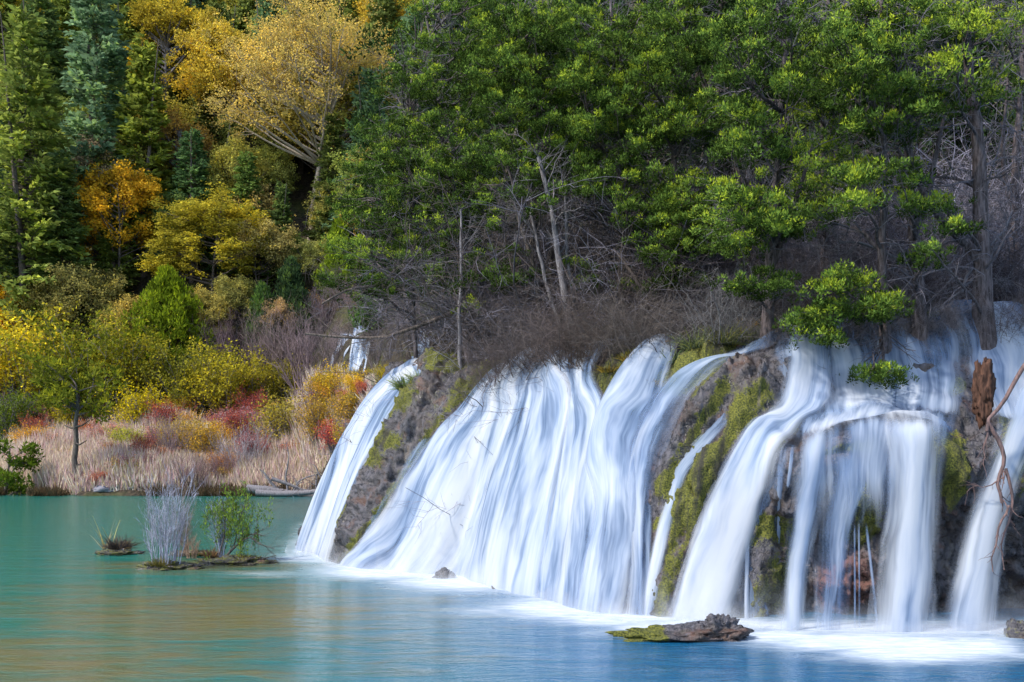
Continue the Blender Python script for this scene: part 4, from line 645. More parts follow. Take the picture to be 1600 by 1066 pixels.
# the low bough over the cascade belongs to the leaning juniper
own[(pts[:, 1] > 420) & (pts[:, 0] > 1220) & (pts[:, 0] < 1440)] = 2; own[(pts[:, 0] < 640)] = 8
for j, (px, Y, pt, tr, ln, lab) in enumerate(JT):
    b = np.array(on_cliff(*JB[j]) if j in JB else base(px, Y)); Y = b[1]; h = top_h(pt, Y, b[2]); wd, lf, tw = Geo(), Geo(), Geo(); K = 14; t = np.linspace(0, 1, K)
    wob = np.cumsum(rng.normal(0, .07, (K, 2)), 0) * 1.1; T = np.stack([ln[0] * h * t + wob[:, 0] * t, ln[1] * h * t + wob[:, 1] * t, -.5 + (h + .5) * t], 1)
    R = tr * (1.35 * np.exp(-t * 14) * .5 + 1 - .85 * t); tubes(wd, T[None], R[None], 12)
    # stringy bark ridges and forked second stem
    if tr > .13 and j not in (7, 8):
        k = 5; i0 = 3 + j % 3; F = walk(rng, [T[i0]], [(rng.choice([-.5, .5]), -.1, 1)], h * .34, 9, .1, (0, 0, .6)); tubes(wd, F, taper(R[i0] * .7, .03, 9), 8)
    me = pts[own == j]; dy = rng.normal(-.6, 1.3, len(me)); dy[(me[:, 1] > 420)] = -1.2 + rng.normal(0, .3, (me[:, 1] > 420).sum())
    Yt = Y + np.clip(dy, -3, 2.5); C = np.stack([(me[:, 0] - 800) / FPX * Yt, Yt, CH - (me[:, 1] - HZ) / FPX * Yt], 1) - b
    ok = C[:, 2] > -3.4; C = C[ok]; br = me[ok, 2]
    # limbs: group the tufts by height and side
    key = np.floor(C[:, 2] / 1.1) * 10 + np.floor((np.arctan2(C[:, 1], C[:, 0] - T[6, 0]) + np.pi) / 1.3); limbs = []; subs = []
    for kx in np.unique(key):
        q = C[key == kx]; m_ = q.mean(0); hd = np.hypot(m_[0], m_[1]); zs = np.clip(m_[2] - .25 * hd - .2, .8, h * .95); s0 = np.array([np.interp(zs, T[:, 2], T[:, 0]), np.interp(zs, T[:, 2], T[:, 1]), zs])
        f = np.linspace(0, 1, 8)[:, None]; l_ = s0 * (1 - f) + m_ * f; l_[:, 2] += np.sin(f[:, 0] * np.pi) * rng.uniform(-.25, .3); l_ += np.cumsum(rng.normal(0, .05, (8, 3)), 0) * np.sin(f * np.pi); limbs.append(l_)
        for p in q:
            i = rng.integers(4, 8); f = np.linspace(0, 1, 5)[:, None]; s_ = l_[i] * (1 - f) + p * f; s_ += rng.normal(0, .04, (5, 3)) * np.sin(f * np.pi); subs.append(s_)
    limbs = np.array(limbs); subs = np.array(subs); LR = taper(rng.uniform(.035, .065, len(limbs)), np.full(len(limbs), .015), 8)
    tubes(wd, limbs, LR, 5); tubes(wd, subs, taper(np.full(len(subs), .018), np.full(len(subs), .008), 5), 3)
    # dead grey twigs along trunk and limbs
    D1, DR1 = sprout(rng, T[None], R[None], 26, .1, .95, (50, 110), (.7, 2.2), .22, 6, .2, (0, 0, -.2), 0, .012); tubes(wd, D1, DR1, 4, .5)
    D2, DR2 = sprout(rng, np.concatenate([limbs[:, :6], D1]), np.concatenate([LR[:, :6], DR1]), 5, .15, 1, (25, 75), (.35, 1.1), .5, 4, .22, (0, 0, -.1), 0, .007); tubes(wd, D2, DR2, 3, .6)
    D3, DR3 = sprout(rng, D2, DR2, 4, .2, 1, (25, 65), (.15, .55), .6, 3, .22, (0, 0, 0), 0, .005); tubes(wd, D3, DR3, 3, .6)
    nsub = 10; ii = np.repeat(np.arange(len(C)), nsub); pr = rng.uniform(.26, .58, len(C)); off = rng.normal(0, .5, (len(ii), 3)) * pr[ii, None] * np.array([1, 1, .3]); off[:, 2] -= .3 * np.hypot(off[:, 0], off[:, 1]) - .05
    fol_tuft(lf, rng, C[ii] + off, rng.uniform(.08, .15, len(ii)), 28, .07, .021, np.clip(br[ii] - .08 + rng.normal(0, .13, len(ii)) + .45 * off[:, 2] / (.3 * pr[ii]), 0, 1.2), .9, .8, .1)  # upper sprigs yellower: new growth, plus lit tops painted into the tint
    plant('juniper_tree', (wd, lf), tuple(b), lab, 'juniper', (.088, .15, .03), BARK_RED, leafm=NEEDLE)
#print('juniper tufts', len(pts))
# denser trees further back, their shade painted in as darker needles
def back_juniper(seed):
    rng = np.random.default_rng(seed); wd, lf = Geo(), Geo(); T = walk(rng, [(0, 0, -.3)], [(0, 0, 1)], 10, 10, .06); R = taper(.16, .03, 10); tubes(wd, T, R, 7)
    P1, R1 = sprout(rng, T, R, 34, .12, 1, (50, 95), (1.2, 3.2), .4, 7, .16, (0, 0, .3)); tubes(wd, P1, R1, 4); P2, R2 = sprout(rng, P1, R1, 7, .25, 1, (20, 65), (.3, .9), .5, 5, .2); tubes(wd, P2, R2, 3, .4)
    C = np.concatenate([P2[::2, -1], P1[:, -1]]); C = C[C[:, 2] > 3]; fol_tuft(lf, rng, C, .4, 44, .15, .05, np.clip(rng.normal(.4, .2, len(C)), 0, 1), .6, .5); return wd, lf
BJ = [M2(back_juniper(s), 'back_juniper') for s in (61, 62, 63)]
for k, (px, Y, h) in enumerate([(700, 41, 13), (770, 44, 15), (860, 42, 15), (930, 39, 14), (1000, 44, 16), (1060, 38, 14), (1130, 42, 15), (1200, 37, 13), (1260, 41, 15), (1330, 36, 13), (1400, 40, 15), (1470, 35, 13), (1540, 38, 14), (1610, 34, 13), (640, 47, 13), (1680, 36, 14), (900, 52, 17), (1020, 55, 18), (1150, 54, 18), (1300, 53, 18), (1450, 52, 18), (1580, 50, 17), (760, 56, 17)]):
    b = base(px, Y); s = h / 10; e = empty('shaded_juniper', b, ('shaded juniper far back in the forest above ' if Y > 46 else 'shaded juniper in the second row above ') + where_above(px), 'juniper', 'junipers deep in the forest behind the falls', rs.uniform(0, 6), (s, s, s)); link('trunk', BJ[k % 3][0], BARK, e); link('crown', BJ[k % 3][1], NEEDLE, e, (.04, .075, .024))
# bare undergrowth over the lip
UG = [(600, 545, 38, 70), (640, 560, 36, 80), (690, 545, 35, 90), (740, 540, 33, 110), (790, 560, 31.5, 130), (830, 565, 30.5, 150), (860, 570, 29.6, 170), (930, 545, 29.4, 150), (960, 520, 30, 140), (1010, 510, 30, 140), (1060, 510, 29, 110), (1110, 510, 29, 110), (1160, 525, 27, 110), (1230, 500, 27, 110), (1290, 480, 28, 120), (1340, 460, 30, 120), (1400, 470, 28, 140), (1480, 480, 27, 150), (1510, 480, 28, 200), (1570, 490, 26, 170), (1600, 500, 25.5, 160), (880, 480, 34, 160), (780, 470, 38, 170), (830, 440, 40, 180), (1000, 440, 38, 170), (1130, 430, 37, 160), (1260, 420, 36, 170), (1390, 410, 36, 180), (1520, 400, 35, 190), (700, 470, 40, 150), (940, 430, 41, 190), (1060, 400, 42, 200), (1200, 390, 42, 200), (1340, 380, 42, 200), (1470, 380, 41, 220), (1590, 380, 40, 220), (660, 500, 40, 110), (1170, 470, 32, 130), (1090, 470, 33, 130), (760, 500, 35, 120), (720, 560, 32.6, 120), (810, 520, 32.5, 200), (870, 520, 31.5, 210), (910, 560, 29, 180), (900, 500, 33, 220), (975, 500, 32, 200), (1040, 480, 33, 190), (700, 520, 36, 160), (755, 560, 32.2, 150), (1350, 500, 26.5, 120), (1420, 500, 26.5, 130), (1480, 440, 31, 200), (1550, 440, 31, 220), (650, 530, 38, 120), (1110, 440, 35, 190), (1230, 450, 32, 180), (850, 460, 36, 220)]
for k, (px, pyb, Y, hp) in enumerate(UG): bare(px, pyb, Y, hp * 1.3, rs.choice([(.07, .065, .085), (.13, .125, .165), (.045, .04, .05), (.09, .07, .07), (.27, .26, .33)]), ('leafless grey brush on the lip above ' if Y < 31.2 else 'leafless grey brush behind the lip above ' if Y < 37.5 else 'leafless grey brush far back above ') + where_above(px), k, 'leafless brush above the falls', 1.1, far=False, pool='brush')

# ------------------------------------------------------------------ streams between the trees and far falls
def ground_stream(rows, dens=.6, seed=0, lo=24.2, nr=40, up=.07, soft=.3):
    A, B = [], []
    for xl, yl, xr, yr in rows:
        for q, (px, py) in ((A, (xl, yl)), (B, (xr, yr))): Y = hit2(px, py, lo); q.append(Pt(px, py, Y) + np.array([0, -.03, up]))
    x = np.linspace(0, len(rows) - 1, nr); A = catmull(np.array(A), x); B = catmull(np.array(B), x); nc = 14; t = np.linspace(0, 1, nc)[None]
    P = A[:, None] * (1 - t[..., None]) + B[:, None] * t[..., None]; wl = np.linalg.norm(A - B, axis=1).mean(); along = np.r_[0, np.cumsum(np.linalg.norm(np.diff(A, axis=0), axis=1))][:, None] + 0 * t; across = (t - .5) * wl + 0 * along
    P[..., 2] += .05 * np.sin(np.pi * t) + .04 * noise(P3(across * 3, along * 1.2, seed)); e = np.minimum(t, 1 - t) * 2 + 0 * along; f = np.linspace(0, 1, nr)[:, None]; ends = sstep(0, .15, f) * (1 - sstep(.85, 1, f))
    g = Geo(); g.add(P, grid_quads(nr, nc), tint=dens, col=np.stack([across + seed * 5.1, along, np.clip(e * wl / soft, 0, 1) * ends], -1).reshape(-1, 3)); return g
_Y2 = np.linspace(22, 110, 1800)
def hit2(px, py, lo):
    x = (px - 800) / FPX * _Y2; z = ground_z(x, _Y2); rz = CH - (py - HZ) / FPX * _Y2; k = np.where((z >= rz) & (_Y2 >= lo))[0]; return float(_Y2[k[0]]) if len(k) else 40.
for i, (rows, lab, d, lo) in enumerate([
    ([(532, 520, 556, 522), (526, 540, 548, 542), (518, 560, 538, 562), (514, 585, 532, 587)], 'left strand of the small far waterfall behind golden shrubs', .75, 40),
    ([(554, 500, 582, 503), (550, 530, 580, 532), (546, 555, 576, 557), (544, 585, 570, 587)], 'right strand of the small far waterfall behind golden shrubs', .7, 40),
    ([(656, 515, 674, 518), (652, 535, 672, 538), (648, 556, 668, 558), (640, 575, 660, 578)], 'small far waterfall left of the thin pale stem', .7, 36),
    ([(985, 480, 1040, 482), (975, 500, 1035, 505), (965, 520, 1030, 530), (955, 545, 1020, 550)], 'little stream stepping between stems above the cliff centre', .6, 25),
    ([(1465, 470, 1510, 472), (1450, 490, 1515, 495), (1440, 508, 1510, 512), (1425, 525, 1505, 530)], 'stream tumbling out left of the thick juniper trunk', .75, 24.4),
    ([(1560, 478, 1620, 470), (1556, 500, 1630, 495), (1552, 520, 1630, 515), (1550, 545, 1630, 540)], 'stream tumbling out right of the thick juniper trunk', .85, 24.4),
    ([(1215, 500, 1330, 495), (1212, 515, 1335, 512), (1210, 530, 1340, 528), (1206, 548, 1345, 545)], 'low stream behind the hanging juniper bough', .6, 24.4),
    ([(830, 490, 850, 490), (826, 520, 852, 520), (820, 550, 850, 550), (815, 575, 850, 572)], 'stream glinting between dark stems above the broad curtain', .6, 29)]):
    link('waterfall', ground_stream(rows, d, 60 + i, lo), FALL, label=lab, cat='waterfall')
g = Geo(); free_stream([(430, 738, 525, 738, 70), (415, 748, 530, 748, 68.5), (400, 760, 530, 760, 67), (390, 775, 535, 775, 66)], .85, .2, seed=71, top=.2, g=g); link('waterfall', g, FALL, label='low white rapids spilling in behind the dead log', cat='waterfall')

# ------------------------------------------------------------------ rocks, islets, log, stump, roots
def lump(name, c, r, seed, mat, tint=.0, nu=40, nv=26, amp=.3, freq=1.6, **kw):
    th = np.linspace(0, 2 * np.pi, nu, endpoint=False); ph = np.linspace(0, np.pi, nv); d = np.stack([np.cos(th)[:, None] * np.sin(ph), np.sin(th)[:, None] * np.sin(ph), np.cos(ph) + 0 * th[:, None]], -1)
    k = 1 + amp * fbm(d * freq + seed * 3.7, 4, .6) + .12 * np.abs(fbm(d * 6 + seed, 3)); P = d * k[..., None] * np.array(r); i = np.arange(nu)[:, None] * nv + np.arange(nv - 1)[None]; j = ((np.arange(nu) + 1) % nu)[:, None] * nv + np.arange(nv - 1)[None]
    g = Geo(); g.add(P, np.stack([i, j, j + 1, i + 1], -1).reshape(-1, 4), tint=(tint(P) if callable(tint) else tint) if np.ndim(tint(P) if callable(tint) else tint) == 0 else tint(P).ravel()); o = link(name, g, mat, **kw); o.location = c; return o
o = lump('flat_rock', Pt(1068, 996, 18.3) * np.array([1, 1, 0]), (1.08, .42, .2), 2, ROCK, lambda P: .9 * sstep(-.1, -.6, P[..., 0]), amp=.35, freq=2.3, nu=110, nv=60, label='flat mossy rock breaking the pool surface before the falls', cat='rock')
lump('flat_rock', Pt(1122, 990, 18.25) * np.array([1, 1, 0]) + np.array([0, 0, .05]), (.42, .3, .3), 5, ROCK, 0., amp=.4, freq=2.5, nu=90, nv=50, label='pointed brown rock at the right end of the flat mossy rock', cat='rock')
lump('boulder', Pt(694, 897, 26.3) * np.array([1, 1, 0]), (.26, .2, .2), 6, ROCK, 0., label='small rounded boulder at the foot of the broad curtain', cat='rock')
lump('boulder', Pt(752, 903, 26) * np.array([1, 1, 0]), (.22, .2, .14), 7, ROCK, 0., label='tiny boulder right of the rounded one in the foam', cat='rock')
lump('boulder', Pt(1600, 1000, 18.4) * np.array([1, 1, 0]), (.3, .3, .3), 8, ROCK, .4, label='dark wet boulder cut off by the right edge', cat='rock')
lump('pale_stone', base(165, 66.6), (.9, .5, .35), 9, BARK_PALE, .9, label='pale stone slab on the far waterline right of the lone tree', cat='stone')
lump('pale_stone', base(208, 66.7), (.8, .4, .2), 10, BARK_PALE, .6, label='low tan stone slab left of the grey twig clump', cat='stone')
def isle(px, py, rx, label, seed): Y = 5598 / (py - 690); return lump('islet', Pt(px, py, Y) * np.array([1, 1, 0]), (rx, rx * .55, .15), seed, ROCK, .5, 70, 36, .5, 2.6, label=label, cat='islet'), Y
isle(262, 888, .75, 'mossy islet carrying the silver twig clump', 11); isle(368, 880, 1.1, 'low islet under the leaning green shrub', 12); isle(186, 866, .7, 'dark islet with a sedge tuft at the left', 13); isle(300, 868, .6, 'small islet behind the silver twig clump', 14)
rng = np.random.default_rng(77)
def clump(px, py, Y, hpx, wpx, n, color, label, rad=.014, name='twig_clump'):
    h = hpx / FPX * Y; w_ = wpx / 2 / FPX * Y; a = rng.uniform(0, 6.3, n); q = np.sqrt(rng.uniform(0, 1, n)); S = np.stack([np.cos(a) * q * w_ * .55, np.sin(a) * q * w_ * .4, 0 * a], 1); D = np.stack([np.cos(a) * q * w_ * .6 / h, np.sin(a) * q * .15, 1 + 0 * a], 1)
    wd = Geo(); T = walk(rng, S, D, h * rng.uniform(.4, 1.0, n), 9, .075, (0, 0, .5)); R = taper(rng.uniform(.4, 1.3, n) * rad, np.full(n, rad * .3), 9); tubes(wd, T, R, 4, rng.uniform(0, 1, n))
    P1, R1 = sprout(rng, T, R, 7, .2, 1, (15, 50), (h * .08, h * .28), .6, 5, .12, (0, 0, .2), .15, .004); tubes(wd, P1, R1, 3, rng.uniform(.2, 1, len(P1))); P2, R2 = sprout(rng, P1, R1, 5, .2, 1, (15, 60), (h * .04, h * .13), .6, 3, .2, (0, 0, 0), .1, .003); tubes(wd, P2, R2, 3, rng.uniform(0, 1, len(P2)))
    o = link(name, wd, TWIGC, color=color, label=label, cat='shrub'); o.location = Pt(px, py, Y) * np.array([1, 1, 0]) + np.array([0, 0, .08]); return o
clump(258, 885, 28.2, 150, 84, 40, (.36, .37, .48), 'silver blue bare twig clump standing in the pool', .017)
clump(284, 868, 30.5, 100, 40, 20, (.24, .18, .15), 'brown twigs behind the silver twig clump')
clump(346, 872, 30, 95, 22, 24, (.3, .36, .5), 'narrow blue grey twig bundle left of the leaning green shrub', .012)
clump(300, 872, 30, 36, 30, 20, (.36, .24, .17), 'short rusty grass stalks behind the twig clump', .01)
def sedge(px, py, Y, r, hh, n, color, label, z=.05, loc=None, droop=.6):
    n = int(n * .65); g = Geo(); a = rng.uniform(0, 6.3, n); q = rng.uniform(0, 1, n); C = np.stack([np.cos(a) * q * r * .5, np.sin(a) * q * r * .5, 0 * a], 1); D = np.stack([np.cos(a) * droop, np.sin(a) * droop, 1 + 0 * a], 1) + rng.normal(0, .25, (n, 3)); T = walk(rng, C, D, hh * rng.uniform(.5, 1.1, n), 4, .08, (0, 0, -.9)); tubes(g, T, taper(np.full(n, .012), np.full(n, .003), 4), 3, rng.uniform(.1, 1, n))
    o = link('grass_tuft', g, LEAF, color=color, label=label, cat='grass'); o.location = loc if loc is not None else Pt(px, py, Y) * np.array([1, 1, 0]) + np.array([0, 0, z]); return o
sedge(186, 862, 32, .55, .55, 420, (.12, .1, .1), 'dark sedge tuft on the left islet', .12); sedge(168, 862, 32.2, .3, 1.1, 26, (.42, .38, .28), 'tall pale dry grass blades on the left islet', .1, droop=.2); sedge(250, 890, 28, .5, .3, 220, (.16, .15, .06), 'mossy grass at the foot of the silver twigs', .1); sedge(385, 880, 29.6, .8, .2, 300, (.16, .15, .05), 'low mossy grass on the islet under the leaning shrub', .1); sedge(330, 874, 30, .4, .4, 200, (.2, .14, .1), 'brown grass tuft left of the leaning green shrub', .1)
# leaning shrub with green shoots
L0 = Pt(335, 880, 29.8) * np.array([1, 1, 0]); e = empty('leaning_shrub', L0, 'leaning dark branched shrub with fresh green shoots on the islet', 'shrub'); wd, lf = Geo(), Geo()
def rel(px, py, Y=29.8, o=L0): return Pt(px, py, Y) - o
T = np.array([resample([rel(328, 880), rel(350, 872), rel(372, 850), rel(392, 832), rel(415, 838)], 8), resample([rel(350, 872), rel(375, 876), rel(395, 878), rel(415, 872), rel(432, 868)], 8), resample([rel(372, 850), rel(390, 838, 29.5), rel(405, 850, 29.4), rel(420, 855, 29.3), rel(430, 858, 29.3)], 8), resample([rel(340, 876), rel(350, 840), rel(352, 810), rel(350, 795), rel(348, 785)], 8), resample([rel(365, 858), rel(372, 825), rel(378, 800), rel(382, 790), rel(384, 780)], 8)]); R = taper(np.array([.05, .03, .025, .02, .02]), np.full(5, .01), 8); tubes(wd, T, R, 6)
P1, R1 = sprout(rng, T, R, 9, .3, 1, (25, 70), (.25, .7), .5, 5, .2, (0, 0, .1), 0, .007); tubes(wd, P1, R1, 3); P2, R2 = sprout(rng, P1, R1, 5, .2, 1, (20, 60), (.1, .35), .6, 4, .2, rmin=.004); tubes(wd, P2, R2, 3)
C = rel(365, 815) + rng.normal(0, 1, (90, 3)) * np.array([.42, .3, .38]); SH_ = walk(rng, C - np.array([0, 0, .25]), np.tile([0, 0, 1.], (90, 1)) + rng.normal(0, .15, (90, 3)), .5, 5, .08); tubes(wd, SH_, taper(np.full(90, .006), np.full(90, .003), 5), 3); ii = np.repeat(np.arange(90), 26); CC = SH_[ii, rng.integers(1, 5, len(ii))] + rng.normal(0, .04, (len(ii), 3)); cards(lf, rng, CC, rng.normal(0, .5, CC.shape) + np.array([0, 0, .8]), .12, .03, rng.uniform(.2, .9, len(ii)))
link('stems', wd, BARK, e); link('foliage', lf, LEAF, e, (.14, .22, .045))
# dead log with snags in the far water
L0 = Pt(455, 772, 66) * np.array([1, 1, 0]); wd = Geo(); rl = lambda px, py, Y=65.5: Pt(px, py, Y) - L0
T = np.array([resample([rl(386, 764), rl(420, 766), rl(455, 772), rl(500, 776)], 8), resample([rl(400, 770, 65), rl(440, 772, 65), rl(480, 770, 65), rl(510, 766, 65)], 8), resample([rl(435, 768), rl(422, 752), rl(412, 738), rl(406, 734)], 8), resample([rl(450, 768), rl(446, 745), rl(452, 715), rl(447, 690)], 8), resample([rl(425, 748), rl(450, 756), rl(470, 765), rl(490, 768)], 8), resample([rl(470, 770), rl(462, 755), rl(480, 745), rl(492, 742)], 8), resample([rl(495, 770), rl(494, 755), rl(495, 745), rl(496, 740)], 8), resample([rl(515, 768), rl(505, 752), rl(497, 738), rl(493, 728)], 8)])
R = taper(np.array([.3, .22, .13, .08, .14, .08, .09, .1]), np.array([.2, .15, .04, .02, .06, .03, .05, .03]), 8); tubes(wd, T, R, 7, .25); P1, R1 = sprout(rng, T, R, 5, .2, 1, (30, 80), (.4, 1.3), .35, 5, .2, rmin=.02); tubes(wd, P1, R1, 4, .3)
o = link('dead_log', wd, BARK_PALE, label='fallen grey dead tree lying at the far waterline by the rapids', cat='log'); o.location = L0
# stump and hanging roots at the right
b = Pt(1537, 612, 20.5)
STUMP = bark_mat('rotten_wood', (.03, .016, .012), (.12, .06, .04)); lump('stump', b, (.2, .2, .6), 19, STUMP, 0., 60, 50, .3, 2.2, label='rotten brown stump standing in the right upper cascade', cat='stump')
L0 = Pt(1560, 700, 18.9); rl = lambda px, py, Y=18.9: Pt(px, py, Y) - L0; wd = Geo()
T = np.array([resample([rl(1640, 520), rl(1600, 570), rl(1572, 625), rl(1545, 658), rl(1543, 675)], 10), resample([rl(1543, 660), rl(1562, 690), rl(1575, 725), rl(1562, 755), rl(1570, 790)], 10), resample([rl(1543, 668), rl(1538, 690), rl(1535, 705), rl(1536, 715), rl(1533, 722)], 10), resample([rl(1570, 735), rl(1580, 780), rl(1572, 820), rl(1560, 850), rl(1562, 895)], 10), resample([rl(1575, 790), rl(1560, 820), rl(1556, 850), rl(1550, 870), rl(1556, 890)], 10), resample([rl(1568, 745), rl(1552, 760), rl(1540, 765), rl(1530, 762), rl(1520, 766)], 10)])
T = T + np.cumsum(rng.normal(0, .012, T.shape), 1); R = taper(np.array([.05, .045, .025, .032, .025, .015]), np.array([.035, .03, .008, .01, .01, .004]), 10); tubes(wd, T, R, 6, .2); P1, R1 = sprout(rng, T[1:], R[1:], 7, .2, 1, (20, 70), (.15, .45), .45, 5, .25, (0, 0, -.5), -.2, .006); tubes(wd, P1, R1, 4, .2)
ROOT = bark_mat('root_bark', (.07, .04, .032), (.22, .125, .1)); o = link('hanging_root', wd, ROOT, label='reddish brown roots hanging over the rightmost waterfall', cat='root'); o.location = L0
# grey leaning stems and a thin pale stem on the lip
def stems(px, py, Y, paths, rads, label, mat, name='bare_tree', twigs=8, tint=.15):
    L0 = np.array(base(px, Y)); wd = Geo(); T = np.array([resample([Pt(*p, Y + dy) - L0 for p in path], 12) for path, dy in paths]); T[:, 0] -= np.array([0, 0, .25]); T = T + np.cumsum(rng.normal(0, .02, T.shape), 1); R = taper(np.array(rads), np.array(rads) * .45, 12); tubes(wd, T, R, 8, tint)
    P1, R1 = sprout(rng, T, R, twigs, .35, 1, (25, 75), (.6, 1.8), .35, 6, .2, rmin=.01); tubes(wd, P1, R1, 4, tint); P2, R2 = sprout(rng, P1, R1, 7, .2, 1, (25, 70), (.25, .8), .55, 5, .22, rmin=.006); tubes(wd, P2, R2, 3, tint); P3_, R3 = sprout(rng, P2, R2, 3, .2, 1, (25, 70), (.1, .4), .6, 3, .22, rmin=.004); tubes(wd, P3_, R3, 3, tint)
    o = link(name, wd, mat, label=label, cat='tree'); o.location = L0; return o
stems(910, 562, 28.9, [(((908, 566), (890, 500), (875, 430), (862, 330), (840, 240)), 0), (((900, 566), (880, 510), (868, 470), (850, 400), (838, 330)), .4), (((915, 566), (905, 510), (893, 460), (885, 400), (880, 300)), .3)], [.13, .08, .08], 'pale grey bare tree leaning left over the curtain lip', BARK_PALE, twigs=10, tint=0.)
stems(722, 608, 30.9, [(((724, 612), (720, 560), (719, 500), (719, 440), (715, 330)), 0)], [.075], 'thin pale stem standing on the left lip of the broad curtain', BARK_PALE)
stems(850, 560, 30, [(((848, 570), (843, 500), (835, 420), (800, 300)), 0), (((862, 570), (868, 500), (860, 420), (868, 330)), .3), (((826, 575), (815, 520), (800, 450), (785, 380)), .2)], [.09, .07, .05], 'dark bare tree left of the pale leaning one', BARK, twigs=14, tint=0.)
stems(1000, 520, 28.5, [(((1040, 520), (1010, 470), (990, 430), (960, 380)), 0), (((975, 530), (970, 470), (968, 420), (975, 330)), .5), (((1180, 520), (1110, 505), (1050, 490), (1000, 470)), -.3)], [.08, .06, .08], 'dark crooked bare tree right of the pale leaning one', BARK, twigs=14, tint=0.)
stems(690, 520, 35, [(((745, 470), (680, 500), (600, 528), (520, 524), (480, 520)), -1.), (((730, 450), (660, 465), (590, 450), (545, 455), (500, 480)), -1.), (((700, 540), (640, 580), (700, 520), (760, 440), (800, 420)), -1.)], [.08, .07, .06], 'dead boughs reaching left over the far small waterfalls', BARK, twigs=9, tint=0.)
stems(1480, 470, 25, [(((1500, 440), (1530, 400), (1560, 370), (1575, 330)), -1.), (((1470, 480), (1520, 440), (1548, 410), (1555, 380)), -.9), (((1420, 420), (1390, 400), (1350, 380), (1300, 375)), -.5)], [.035, .03, .05], 'bleached dead boughs crossing before the thick juniper trunk', BARK_PALE, twigs=12, tint=.3)
stems(1330, 480, 24.6, [(((1384, 500), (1372, 520), (1340, 545), (1300, 565), (1260, 560)), -1.2), (((1372, 520), (1350, 560), (1320, 580), (1290, 595)), -1.3), (((1384, 510), (1392, 560), (1385, 590), (1360, 598)), -1.2)], [.04, .025, .025], 'thin dark bough dipping over the upper cascade', BARK, twigs=6, tint=.3)
# grass and ferns on the cliff top and rock
def on_cliff(px, py): u, v = uv_at(px, py).astype(int); return tuple(PR[u, v])
for k, (px, py, r, hh, n, c, lab) in enumerate([(640, 615, .5, .7, 300, (.22, .3, .12), 'pale green grass tuft on the left grey rock'), (655, 600, .4, .6, 220, (.26, .33, .16), 'pale grass above the green tuft on the left rock'), (1050, 562, .5, .5, 240, (.16, .22, .12), 'blue green grass left on the mossy strip'), (1090, 548, .7, .6, 320, (.17, .21, .12), 'blue green grass in the middle of the cliff top'), (1130, 545, .7, .6, 300, (.2, .22, .1), 'olive grass right of the blue green grass'), (1170, 530, .6, .6, 260, (.18, .21, .12), 'grass clump before the upper stream'), (955, 585, .5, .25, 200, (.2, .16, .05), 'rusty moss tuft on the central strip'), (985, 562, .5, .3, 200, (.22, .17, .05), 'rusty grass tuft higher on the central strip'), (905, 575, .5, .4, 260, (.14, .1, .08), 'brown root tangle under the pale leaning tree'), (790, 600, .5, .3, 200, (.12, .1, .07), 'brown grass tuft on the broad curtain lip'), (1020, 600, .4, .25, 160, (.24, .19, .06), 'rusty grass on the second mossy strip')]):
    sedge(0, 0, 0, r, hh, n, c, lab, loc=on_cliff(px, py))

for k in range(46):
    px = 690 + k * 20 + rng.uniform(-8, 8); py = np.interp(px, [690, 760, 860, 980, 1080, 1190, 1300, 1500, 1620], [578, 590, 556, 536, 532, 522, 512, 500, 492]) + rng.uniform(-8, 6); Y = hit2(px, py, 24.3)
    if Y > 60: continue
    c = [(.1, .1, .05), (.16, .12, .06), (.09, .075, .06), (.12, .15, .06), (.2, .15, .06)][k % 5]
    sedge(0, 0, 0, rng.uniform(.3, .8), rng.uniform(.25, .6), 150, c, 'low grass and moss tuft along the lip of ' + where_above(px), loc=tuple(Pt(px, py, Y)))['group'] = 'grass tufts along the cliff lip'
def mist_mat():
    m = M('spray'); a = m.attr('col').outputs['Vector']; q = m.n('SeparateXYZ', Vector=a); n = m.noise(m.n('CombineXYZ', X=m.math('MULTIPLY', q.outputs[0], .8), Y=m.math('MULTIPLY', q.outputs[1], 1.2)).outputs[0], 1., 3)
    al = m.math('MULTIPLY', m.math('MULTIPLY', q.outputs[2], m.ramp(n, .3, .65)), .42); c = (.66, .69, .74)
    return m.done(m.mixs(al, m.n('BsdfTransparent').outputs[0], m.mixs(.5, m.n('BsdfDiffuse', Color=c).outputs[0], m.n('BsdfTranslucent', Color=c).outputs[0])))
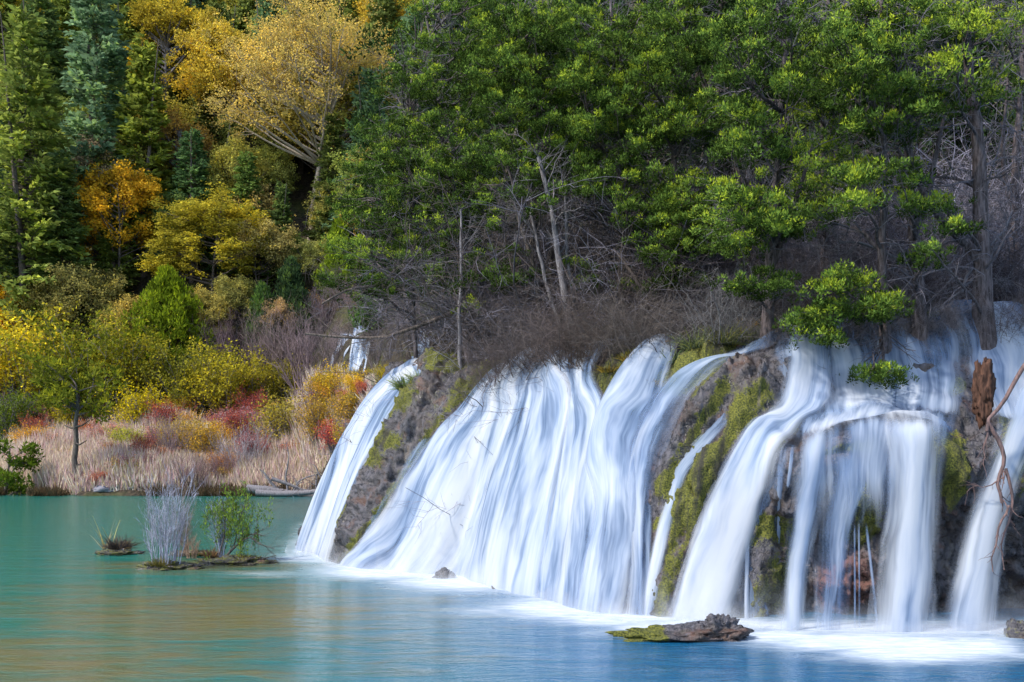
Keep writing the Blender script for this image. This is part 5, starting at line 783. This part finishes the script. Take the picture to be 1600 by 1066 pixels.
MIST = mist_mat(); bl = catmull(ST[2:15, :2], np.linspace(0, 12, 300)); tg = nrm(np.gradient(bl, axis=0)); nl_ = np.stack([tg[:, 1], -tg[:, 0]], 1); nl_ = nl_ * np.where((nl_[:, 1:] > 0), -1, 1)
for k, (d0, hh) in enumerate([(.25, .95), (.5, .6), (.8, .4)]):
    f = np.linspace(0, 1, 16)[None]; hv = hh * (1 + .45 * noise(P3(np.arange(300) * .05, k * 3., 0)))[:, None]; P = np.stack([(bl[:, 0] + nl_[:, 0] * d0)[:, None] - nl_[:, :1] * f * .25, (bl[:, 1] + nl_[:, 1] * d0)[:, None] - nl_[:, 1:] * f * .25, f * hv - .02], -1); al_ = (1 - f) ** 1.6 * sstep(0, .04, np.linspace(0, 1, 300))[:, None]
    g = Geo(); g.add(P, grid_quads(300, 16), col=np.stack([np.arange(300)[:, None] * .09 + 0 * f + k * 5, f * hv, al_ + 0 * f], -1).reshape(-1, 3)); link('spray', g, MIST, label='white spray hanging along the foot of the waterfalls', cat='spray', kind='stuff')
for k, (px, py, sc_, c) in enumerate([(905, 568, .75, (.06, .045, .04)), (885, 566, .8, (.1, .08, .08)), (925, 572, .6, (.08, .055, .045)), (775, 600, .7, (.09, .07, .07)), (815, 585, .85, (.1, .085, .09)), (845, 575, .8, (.07, .06, .06)), (745, 620, .45, (.1, .09, .09)), (1000, 545, .7, (.12, .1, .09)), (965, 560, .6, (.07, .06, .055)), (1050, 550, .7, (.1, .09, .09)), (1120, 545, .7, (.14, .14, .15)), (1175, 535, .4, (.16, .15, .17)), (1240, 535, .4, (.15, .13, .13)), (1330, 525, .4, (.14, .12, .12)), (1470, 520, .5, (.2, .18, .2)), (1560, 530, .5, (.14, .11, .11)), (1410, 530, .4, (.16, .14, .14)), (1600, 520, .5, (.18, .16, .17))]):
    o = link('bare_shrub', SH['brush'][k % 4][0], TWIGC, color=c, label='small dark twig tangle rooted on the lip of ' + where_above(px), cat='shrub', group='twig tangles on the cliff lip'); o.location = on_cliff(px, py); o.scale = (sc_, sc_, sc_ * .9); o.rotation_euler = (0, 0, k * 1.3)
tot = sum(len(m.loops) - 2 * len(m.polygons) for m in bpy.data.meshes); print('TRIS', tot)
